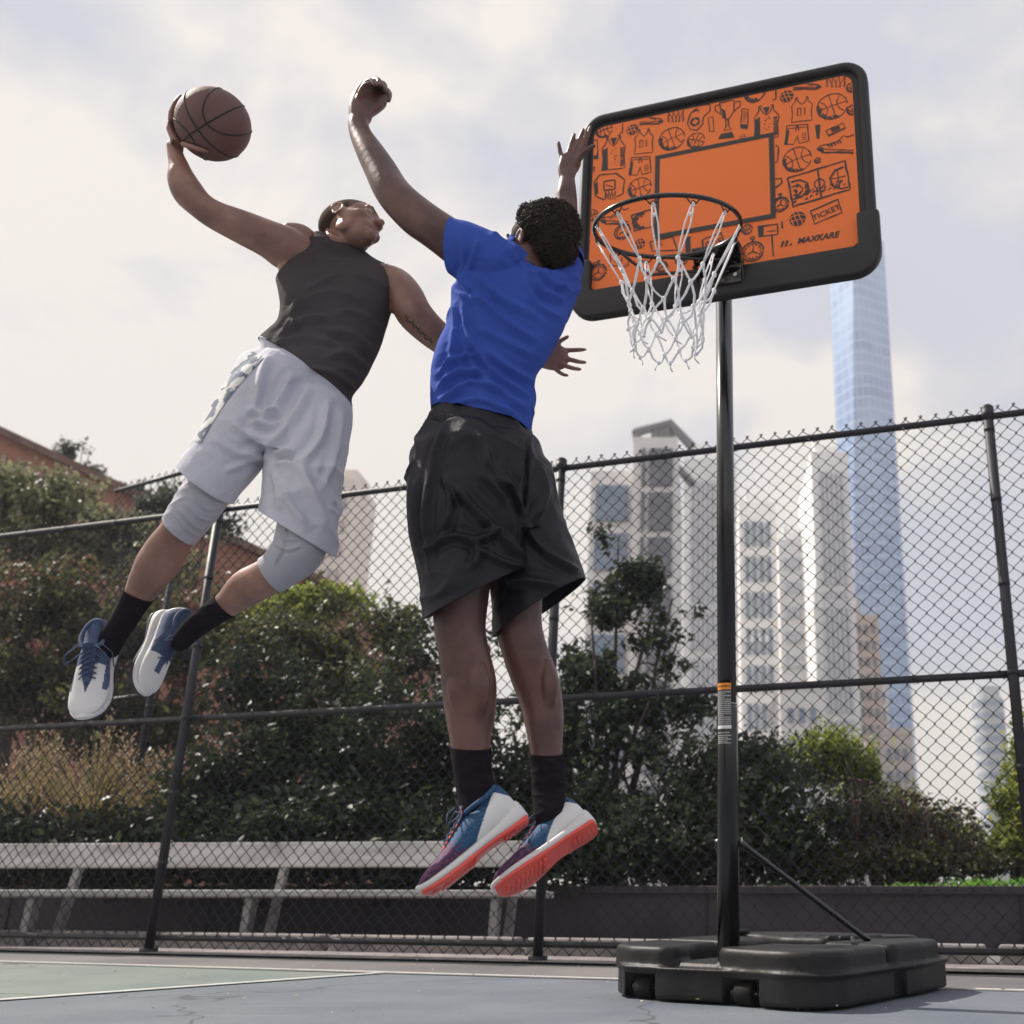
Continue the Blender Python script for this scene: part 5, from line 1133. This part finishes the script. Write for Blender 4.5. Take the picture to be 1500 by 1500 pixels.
sh1 = link('shorts', joinm(cutopen(me, [(392, 508, 508, 584, 3.06, (460, 530), .22), (266, 678, 336, 738, 2.91, (270, 740), .25, .25)]), cutopen(me_b, [(385, 752, 474, 806, 2.96, (420, 820), .3, .1)])), M_wsh, p1)
def band(name, pts, r, mt, par):
    mb = MB(); mb.tube(pts, r, 12); return mb.link(name, mt, par, True)
# gathered waistband
def waistband(L, Rr, YL, YR, th, hgt, mt, par, px, n=96, ex=1.0):
    A = (P(Rr[0], Rr[1], YR)-P(L[0], L[1], YL))/2; c = (P(Rr[0], Rr[1], YR)+P(L[0], L[1], YL))/2; V = (c-CAM).normalized(); An = A.normalized(); D = (V-An*V.dot(An)).normalized(); Nn = A.cross(D).normalized()
    if Nn.z > 0: Nn = -Nn
    mb = MB(); rings = []
    for h, o in ((0, -.004), (-.002, .003), (.25, .006), (.5, .007), (.75, .006), (1.0, .003), (1.0, -.004)):
        r = []
        for k in range(n*2):
            t = math.pi*k/n; a, b = math.cos(t), math.sin(t); w_ = .0016*math.sin(k*2.1) if 0 < h < 1 else 0
            q = c+A*(math.copysign(abs(a)**(2/px), a))+D*th*(math.copysign(abs(b)**(2/px), b)); od = (q-c).normalized(); r.append(q+od*(o+w_)*ex+Nn*hgt*h)
        rings.append(r)
    mb.grid(rings, cap=False); me = mb.mesh(); fixn(me); return link('waistband', me, mt, par)
waistband((399, 517), (506, 581), 3.06, 3.06, .118, .030, M_wsh, sh1, 2.3)
# side stripe of the white shorts: printed camouflage panel following the left seam
bvs = BVHTree.FromPolygons([Vector(v)+world_loc(p1)*0+world_loc(p1) for v in getv(sh1.data)], [tuple(p.vertices) for p in sh1.data.polygons])
M_camo = mat('stripe_print', (.62, .62, .60), .75, (.10, .13, .19), 22, mixpos=(.49, .53), detail=3)
mb = MB(); rows = []
for i in range(40):
    t = i/39; x = 381+(288-381)*t-8*math.sin(t*3.14); y = 522+(648-522)*t; row = []
    for j in range(7):
        u_ = j/6; x1 = x-13+u_*20; y1 = y-7+u_*9; h = bvs.ray_cast(CAM, ray(x1, y1).normalized()); row.append(h[0]+h[1]*.0025 if h[0] is not None else None)
    rows.append(row)
for i in range(39):
    for j in range(6):
        q = [rows[i][j], rows[i][j+1], rows[i+1][j+1], rows[i+1][j]]
        if all(x is not None for x in q) and max((q[0]-q[2]).length, (q[1]-q[3]).length) < .05: mb.add(q, [(0, 1, 2, 3)])
mb.link('side_stripe', M_camo, sh1, True)
# compression tights
M_tights = mat('cloth_tights', (.46, .46, .51), .6, (.42, .42, .47), 6, .25, 900, spec=.3)
for st, cut, creases in (([(330, 684, 2.93, 32), (307, 716, 2.905, 33.5), (284, 748, 2.90, 33), (264, 776, 2.91, 29), (250, 797, 2.92, 28)], (242, 756, 281, 801, 2.91, (240, 810), .1, .3), [([(262, 745), (285, 770), (300, 775)], 3, .003), ([(258, 755), (278, 778), (292, 786)], 3, .003), ([(270, 735), (292, 758), (310, 762)], 3, .003), ([(280, 725), (300, 745), (322, 745)], 3, .003)]),
              ([(450, 710, 2.98, 34), (445, 760, 2.95, 35.5), (438, 803, 2.935, 38), (414, 830, 2.955, 32), (396, 842, 2.98, 29), (375, 856, 3.0, 28)], (382, 815, 408, 864, 2.98, (370, 860), .1, .2), [([(420, 760), (415, 800), (400, 830)], 2, .004), ([(405, 780), (420, 790), (440, 788)], 3, .003), ([(400, 795), (420, 805), (440, 800)], 3, .003)])):
    mb = MB(); ptube(mb, st, .98, n=40, sub=6); me = fuse(mb, .0042, 3); wrinkle(me, creases, amp=.0014, scale=(16, 16, 30), seed=5); link('tights_leg', cutopen(me, [cut], .002), M_tights, p1)
def sock(st, cut, par):
    mb = MB(); ptube(mb, st, .97, n=32, sub=6); me = fuse(mb, .004, 3); wrinkle(me, [], amp=.0012, scale=(10, 10, 45), seed=2)
    return link('sock', cutopen(me, [cut], .0025), M_sock, par)
sock([(208, 862, 3.03, 25), (198, 880, 3.04, 20.5), (182, 908, 3.06, 18.5), (165, 934, 3.075, 18), (158, 954, 3.08, 16)], (179, 859, 217, 880, 3.04, (212, 850), .1, .25), p1)
sock([(350, 874, 3.05, 25), (334, 884, 3.08, 22), (310, 900, 3.11, 19), (286, 918, 3.13, 17), (270, 934, 3.14, 15), (261, 945, 3.15, 12)], (315, 870, 341, 906, 3.08, (352, 875), .1, .2), p1)
def reg1(x, y, z):
    if abs(y) < .012-.25*max(0, x-.19) and x < .232 and z > .045: return 0
    if x > .222: return 1
    if x > .150 and z > .038+.35*(.222-x) and abs(y) < .036: return 1
    return 1 if z < .036+.05*(x-.1) else 0
def reg1b(x, y, z):
    if x > .175+.4*max(0, z-.05) and abs(y) > .010: return 1
    if x > .235 or z < .046 or x < .012+.10*max(0, .09-z): return 1
    return 0
pal1 = dict(region=reg1, upper=[M_navy, M_white], mid=M_white, out=M_blackr, collar=M_navy, tongue=M_navy, lace=M_lace)
pal1b = dict(region=reg1b, upper=[M_navy, M_white], mid=M_white, out=M_blackr, collar=M_navy, tongue=M_navy, lace=M_lace)
sA = shoe(p1, P(160, 938, 3.17), P(118, 1080, 3.02), Vector((.15, -.97, .10)), .30, pal1, w=1.12)[0]
hB, tB = P(234, 904, 3.24), P(192, 1042, 3.10)
sB = shoe(p1, hB, tB, Vector((.90, -.42, -.22)), .29, pal1b, w=1.0)[0]
# basketball
ball = empty('basketball', BALL, 'brown orange basketball with dark seams held in the raised hand at the upper left', 'basketball')
mb = MB(); mb.ell(BALL, (BR,)*3, n=40); M_ball = mat('ball_leather', (.20, .105, .09), .6, (.145, .076, .068), 6, 1.0, 190, spec=.4)
mb.link('ball_skin', M_ball, ball, True)
QV = (P(287, 190, 2.93)-BALL); QV = P(287, 190, 2.93-.09)-BALL; QV.normalize(); RX = QV; RZ = Vector((.1, -.3, .95)); RYv = RZ.cross(RX).normalized(); RZ = RX.cross(RYv).normalized(); MBl = Matrix((RX, RYv, RZ)).transposed() @ Matrix.Rotation(R_(35), 3, 'X')
mb = MB()
def onS(v): return BALL+(MBl @ Vector(v).normalized())*(BR-.0004)
n_ = 90
mb.tube([onS((math.cos(t), math.sin(t), 0)) for t in [2*math.pi*q/n_ for q in range(n_)]], .0030, 8, closed=True)
mb.tube([onS((math.cos(t), 0, math.sin(t))) for t in [2*math.pi*q/n_ for q in range(n_)]], .0030, 8, closed=True)
for s_ in (-1, 1): mb.tube([onS((math.cos(t)*1.0, s_*(.62-.30*math.cos(2*t)), math.sin(t)*.85)) for t in [2*math.pi*q/n_ for q in range(n_)]], .0030, 8, closed=True)
mb.link('seam', mat('seam_black', (.03, .02, .018), .6), ball, True)
# ================= player in blue
p2 = empty('person', P(705, 620, 2.9), 'player in blue T-shirt and black shorts jumping with both arms up to block', 'person', 'basketball players jumping at the hoop')
mb = MB()
ptube(mb, [(531, 168, 2.97, 15, .7), (525, 180, 2.96, 14.5), (529, 198, 2.95, 16), (542, 222, 2.93, 20), (558, 250, 2.91, 23.5), (572, 276, 2.89, 25.5), (588, 296, 2.88, 27), (612, 318, 2.88, 29), (632, 332, 2.88, 29), (655, 348, 2.89, 30), (688, 372, 2.92, 32), (722, 395, 2.94, 32)], .95)
ptube(mb, [(831, 262, 3.12, 11, .8), (830, 280, 3.12, 14.5), (829, 300, 3.13, 17), (826, 330, 3.13, 20), (822, 365, 3.1, 21), (812, 405, 3.02, 27), (790, 440, 2.95, 34)], 1.0)
ploft(mb, [(640, 640, 765, 660, 2.9, 2.9, .10), (652, 600, 755, 618, 2.91, 2.91, .085), (652, 560, 760, 580, 2.91, 2.91, .085), (662, 510, 775, 530, 2.91, 2.91, .09), (676, 455, 805, 470, 2.92, 2.93, .095), (694, 410, 808, 425, 2.92, 2.94, .085), (722, 382, 798, 405, 2.93, 2.95, .06)], n=36)
# left hand: loose curled fist, bent back at the wrist
ptube(mb, [(526, 176, 2.96, 14, .8), (530, 160, 2.97, 19, .75), (539, 147, 2.985, 23, .65), (548, 138, 3.0, 23, .6), (556, 130, 3.0, 16, .6)], .7, n=20)
finger(mb, [(533, 134, 2.965), (537, 122, 2.95), (544, 118, 2.935), (550, 125, 2.925)], (6, 5.6, 5, 4.4))
finger(mb, [(541, 131, 2.985), (547, 119, 2.97), (554, 117, 2.95), (559, 126, 2.935)], (6, 5.6, 5, 4.4))
finger(mb, [(550, 130, 3.0), (557, 122, 2.985), (563, 124, 2.965), (565, 134, 2.95)], (6, 5.4, 5, 4.2))
finger(mb, [(558, 137, 3.01), (566, 132, 2.995), (571, 138, 2.975), (569, 148, 2.96)], (5.6, 5.2, 4.6, 4))
finger(mb, [(527, 152, 2.95), (528, 138, 2.93), (534, 126, 2.915), (542, 122, 2.905)], (7, 6.2, 5.4, 4.4))
# right hand: open and spread
ptube(mb, [(831, 262, 3.12, 11, .8), (831, 250, 3.12, 14, .6), (835, 239, 3.12, 16, .42), (836, 232, 3.12, 15.5, .36)], .5, n=20)
finger(mb, [(825, 234, 3.12), (821, 224, 3.12), (819.5, 216, 3.115), (818, 208, 3.11)], (4.8, 4.4, 4, 3.2))
finger(mb, [(832, 228, 3.12), (835.5, 216, 3.12), (838, 207, 3.115), (841.5, 196, 3.11)], (5, 4.6, 4.2, 3.3))
finger(mb, [(840, 226, 3.12), (846, 212, 3.12), (850.5, 201, 3.115), (855, 189, 3.105)], (5.2, 4.8, 4.4, 3.4))
finger(mb, [(846, 229, 3.12), (854, 214, 3.12), (860.5, 200, 3.11), (865.5, 185, 3.10)], (5.4, 5, 4.4, 3.4))
finger(mb, [(841, 243, 3.12), (850, 230, 3.11), (859, 220, 3.095), (871, 213, 3.085)], (6.4, 5.8, 5, 3.6))
# neck, head
HC2 = P(781, 362, 2.955); HF2 = Vector((-.86, .42, .28)); HU2 = Vector((.26, -.20, .93)); HM2 = frame3(HF2, HU2)
nb = P(768, 402, 2.93); mb.tube([nb, nb.lerp(HC2, .5), HC2+HM2 @ Vector((0, -.02, -.02))], [.066, .060, .060], 20)
head_parts(mb, HC2, HM2, .98)
# legs
ptube(mb, [(690, 650, 2.9, 42), (686, 720, 2.89, 45), (680, 800, 2.88, 44), (675, 870, 2.87, 41), (674, 920, 2.88, 37), (680, 958, 2.89, 36.5), (687, 1000, 2.91, 39.5), (689, 1040, 2.92, 37), (689, 1075, 2.92, 31), (690, 1100, 2.92, 27.5), (693, 1135, 2.92, 25), (697, 1165, 2.92, 23), (698, 1185, 2.91, 18)], .98)
ptube(mb, [(738, 660, 2.93, 34), (748, 730, 2.95, 40), (757, 800, 2.95, 44), (757, 870, 2.96, 38), (760, 918, 2.97, 34), (770, 957, 2.98, 33), (782, 990, 3.0, 33.5), (792, 1023, 3.01, 31.5), (797, 1057, 3.01, 28.5), (800, 1095, 3.01, 24), (803, 1130, 3.01, 22), (804, 1162, 3.01, 20), (806, 1182, 3.0, 15)], .98)
ptube(mb, [(702, 975, 2.855, 9), (704, 1005, 2.85, 15), (700, 1040, 2.87, 11), (694, 1070, 2.895, 6)], .8); ptube(mb, [(668, 980, 2.86, 8), (667, 1010, 2.855, 12), (672, 1045, 2.875, 8)], .8); ptube(mb, [(800, 970, 2.955, 8), (806, 1000, 2.95, 12), (803, 1035, 2.97, 9)], .8); ptube(mb, [(660, 900, 2.83, 9), (662, 950, 2.84, 7)], .7)
me = headsmooth(fuse(mb, .0042, 5, .5), HC2, HM2, .98); body2 = link('body', me, M_skin2, p2)
# hair: tight curls on top and back, faded sides
M_curl = mat('hair_curly', (.030, .018, .013), .75, (.075, .042, .026), 14, .5, 300, mixpos=(.4, .8)); M_fade = mat('hair_fade', (.06, .035, .026), .85, (.045, .028, .02), 40, .6, 500)
hairshell('hair_fade', HC2, HM2, .98, .0015, M_fade, [((0, .066, .060), (0, 1, -.3)), ((0, -.03, -.02), (0, .35, -1))], p2)
mb = MB(); mb.ell(HC2+HM2 @ Vector((.0, -.052, .058)), (.083, .090, .087), HM2, n=24); mb.ell(HC2+HM2 @ Vector((0, -.084, .012)), (.070, .062, .074), HM2, n=20); mb.ell(HC2+HM2 @ Vector((0, .006, .092)), (.064, .058, .040), HM2, n=18)
core = fuse(mb, .006, 3); v = getv(core); nn = getn(core)
dn = np.array([noise.noise(Vector(p)*60)*.006+noise.noise(Vector(p)*28)*.006 for p in v]); setv(core, v+nn*dn[:, None])
hair = link('hair', core, M_curl, p2); v = getv(core)+np.array(world_loc(p2)); nn = getn(core); mb = MB(); r9 = random.Random(4)
for i in r9.sample(range(len(v)), min(len(v), 3600)):
    c = Vector(v[i])+Vector(nn[i])*r9.uniform(.000, .008); n = Vector(nn[i]); a = n.orthogonal().normalized(); b = n.cross(a); r = r9.uniform(.0018, .0042); ph = r9.uniform(0, 6.28); tw = Vector((r9.gauss(0, .5), r9.gauss(0, .5), r9.gauss(0, .5)))
    a = (a+tw).normalized(); b = n.cross(a).normalized(); mb.tube([c+(a*math.cos(ph+q*.95)+b*math.sin(ph+q*.95))*r+n*(q*.0017) for q in range(7)], .0018, 4, caps=False)
mb.link('curls', M_curl, hair, True)
# T-shirt
M_blue_t = mat('cloth_blue', (.034, .078, .37), .88, (.048, .10, .43), 3.5, .3, 900, spec=.15, bump2=.4, b2scale=24)
mb = MB()
ploft(mb, [(637, 630, 772, 655, 2.9, 2.9, .125), (636, 606, 776, 634, 2.9, 2.9, .125), (634, 570, 781, 590, 2.9, 2.9, .125), (636, 530, 785, 550, 2.9, 2.9, .125), (645, 498, 800, 522, 2.9, 2.9, .128), (656, 470, 820, 494, 2.9, 2.92, .130), (662, 445, 832, 464, 2.9, 2.93, .130), (664, 420, 834, 432, 2.9, 2.94, .125), (678, 393, 832, 408, 2.9, 2.95, .112), (700, 368, 822, 398, 2.91, 2.96, .096), (738, 357, 800, 400, 2.92, 2.95, .080), (752, 345, 800, 384, 2.93, 2.95, .074)], n=64, sub=7, pw=2.4)
ptube(mb, [(636, 343, 2.885, 33), (655, 354, 2.89, 36), (675, 364, 2.895, 41), (700, 378, 2.90, 45), (735, 402, 2.91, 48)], .98, n=40)
ptube(mb, [(833, 372, 3.09, 24), (826, 396, 3.05, 28), (815, 420, 3.0, 34), (795, 450, 2.94, 42)], .98, n=36)
me = fuse(mb, .0048, 3)
wrinkle(me, [([(676, 440), (690, 500), (730, 550), (775, 580)], 6, .008), ([(672, 470), (690, 530), (740, 578), (772, 600)], 6, .006), ([(700, 430), (740, 470), (790, 500)], 7, .007), ([(690, 400), (740, 440), (800, 470)], 7, .006), ([(640, 590), (690, 560), (740, 575)], 6, .008), ([(640, 570), (670, 545), (710, 545)], 6, .008), ([(640, 550), (665, 525), (700, 520)], 5, .006), ([(645, 600), (700, 585), (760, 610)], 5, .006), ([(780, 400), (800, 430), (826, 440)], 6, .009), ([(795, 395), (812, 415), (830, 420)], 5, .008), ([(770, 410), (790, 450), (822, 465)], 6, .007), ([(700, 350), (690, 385), (675, 410)], 6, .006), ([(672, 345), (680, 380), (672, 405)], 5, .005), ([(660, 400), (672, 420), (690, 430)], 5, -.009), ([(745, 365), (770, 395), (795, 408)], 4, .005), ([(780, 520), (740, 500), (700, 480)], 7, .006), ([(782, 560), (740, 535), (705, 510)], 7, .007), ([(665, 440), (664, 500), (650, 560)], 6, .006)], amp=.0040, scale=(7, 7, 13), seed=12, amp2=.0012)
cuts = [(630, 606, 778, 632, 2.9, (700, 660), .5), (667, 322, 653, 394, 2.89, (630, 350), .13, -.3), (747, 362, 799, 406, 2.94, (790, 360), .085), (812, 384, 842, 392, 3.06, (830, 370), .07)]
tee = link('t_shirt', cutopen(me, cuts), M_blue_t, p2)
# black shorts
M_bsh = mat('cloth_black_shorts', (.007, .007, .012), .50, (.013, .012, .019), 3, .3, 500, spec=.3, bump2=.35, b2scale=20)
mb = MB()
ploft(mb, [(640, 585, 772, 612, 2.9, 2.9, .120), (638, 605, 773, 632, 2.9, 2.9, .128), (622, 632, 786, 650, 2.9, 2.9, .140), (604, 672, 806, 690, 2.9, 2.91, .155), (598, 715, 812, 730, 2.9, 2.92, .160), (602, 765, 806, 775, 2.9, 2.93, .150)], n=60, sub=7, pw=2.3)
ptube(mb, [(685, 670, 2.89, 84), (686, 730, 2.88, 88), (688, 780, 2.87, 86), (694, 830, 2.86, 80), (698, 880, 2.86, 78), (700, 935, 2.86, 80)], .95, n=48)
me = fuse(mb, .0055, 4); mb = MB()
ptube(mb, [(755, 690, 2.93, 54), (768, 750, 2.95, 52), (780, 800, 2.96, 56), (790, 850, 2.97, 66), (797, 900, 2.98, 74), (803, 945, 2.98, 78)], 1.05, n=48)
me_b = fuse(mb, .0055, 4)
folds2 = [([(650, 620), (635, 680), (625, 760), (630, 840)], 6, .009), ([(700, 630), (720, 690), (760, 720)], 8, .008), ([(655, 700), (690, 740), (740, 790), (775, 825)], 8, .010), ([(650, 700), (660, 740), (645, 790)], 6, .010), ([(620, 810), (660, 785), (700, 790), (740, 770)], 7, .010), ([(690, 790), (700, 810), (690, 835)], 6, .012), ([(610, 700), (608, 760), (618, 830)], 5, .009), ([(730, 680), (755, 720), (770, 760)], 7, .009), ([(700, 690), (740, 735), (755, 790)], 7, .009), ([(772, 640), (772, 700), (766, 760)], 4, -.010), ([(790, 680), (800, 720), (785, 760)], 6, .008), ([(700, 800), (730, 820), (770, 830)], 6, .008), ([(770, 770), (800, 810), (850, 838)], 7, .010), ([(640, 640), (625, 700), (622, 790)], 5, .006), ([(740, 850), (770, 850), (820, 860)], 9, .010)]
for m__ in (me, me_b): wrinkle(m__, folds2, amp=.0055, scale=(7, 7, 10), seed=21, amp2=.0016, sc2=26)
sh2 = link('shorts', joinm(cutopen(me, [(628, 605, 780, 630, 2.9, (700, 570), .3), (618, 908, 782, 824, 2.86, (700, 940), .36, .32)]), cutopen(me_b, [(724, 934, 866, 842, 2.98, (830, 950), .34, .2)])), M_bsh, p2)
waistband((637, 602), (775, 629), 2.9, 2.9, .130, .032, M_bsh, sh2, 2.3)
def rib(par): return None
sock([(689, 1082, 2.92, 31), (690, 1102, 2.92, 29.5), (693, 1135, 2.92, 27.5), (697, 1165, 2.92, 27), (700, 1200, 2.91, 28)], (655, 1093, 722, 1096, 2.92, (690, 1075), .09, .25), p2)
sock([(799, 1085, 3.01, 27), (801, 1105, 3.01, 26), (803, 1130, 3.01, 24.5), (804, 1165, 3.01, 24.5), (808, 1198, 3.0, 26)], (772, 1103, 830, 1104, 3.01, (800, 1085), .09, .25), p2)
def reg2(x, y, z):
    if .03-(.100-z)*.75 < x < .033+(.100-z)*1.35 and z < .100: return 2
    return 1 if x > .17+.35*(z-.03)+.012*math.sin(z*400) else 0
pal2 = dict(region=reg2, upper=[M_teal, M_pur, M_white], mid=M_white, out=M_red, collar=M_teal, tongue=M_tongue, lace=M_lace)
shoe(p2, P(772, 1199, 2.90), P(629, 1310, 2.83), Vector((-.55, .05, .83)), .315, pal2, w=1.0)
shoe(p2, P(872, 1209, 2.98), P(740, 1305, 2.92), Vector((-.56, .42, .70)), .305, pal2, w=1.05)
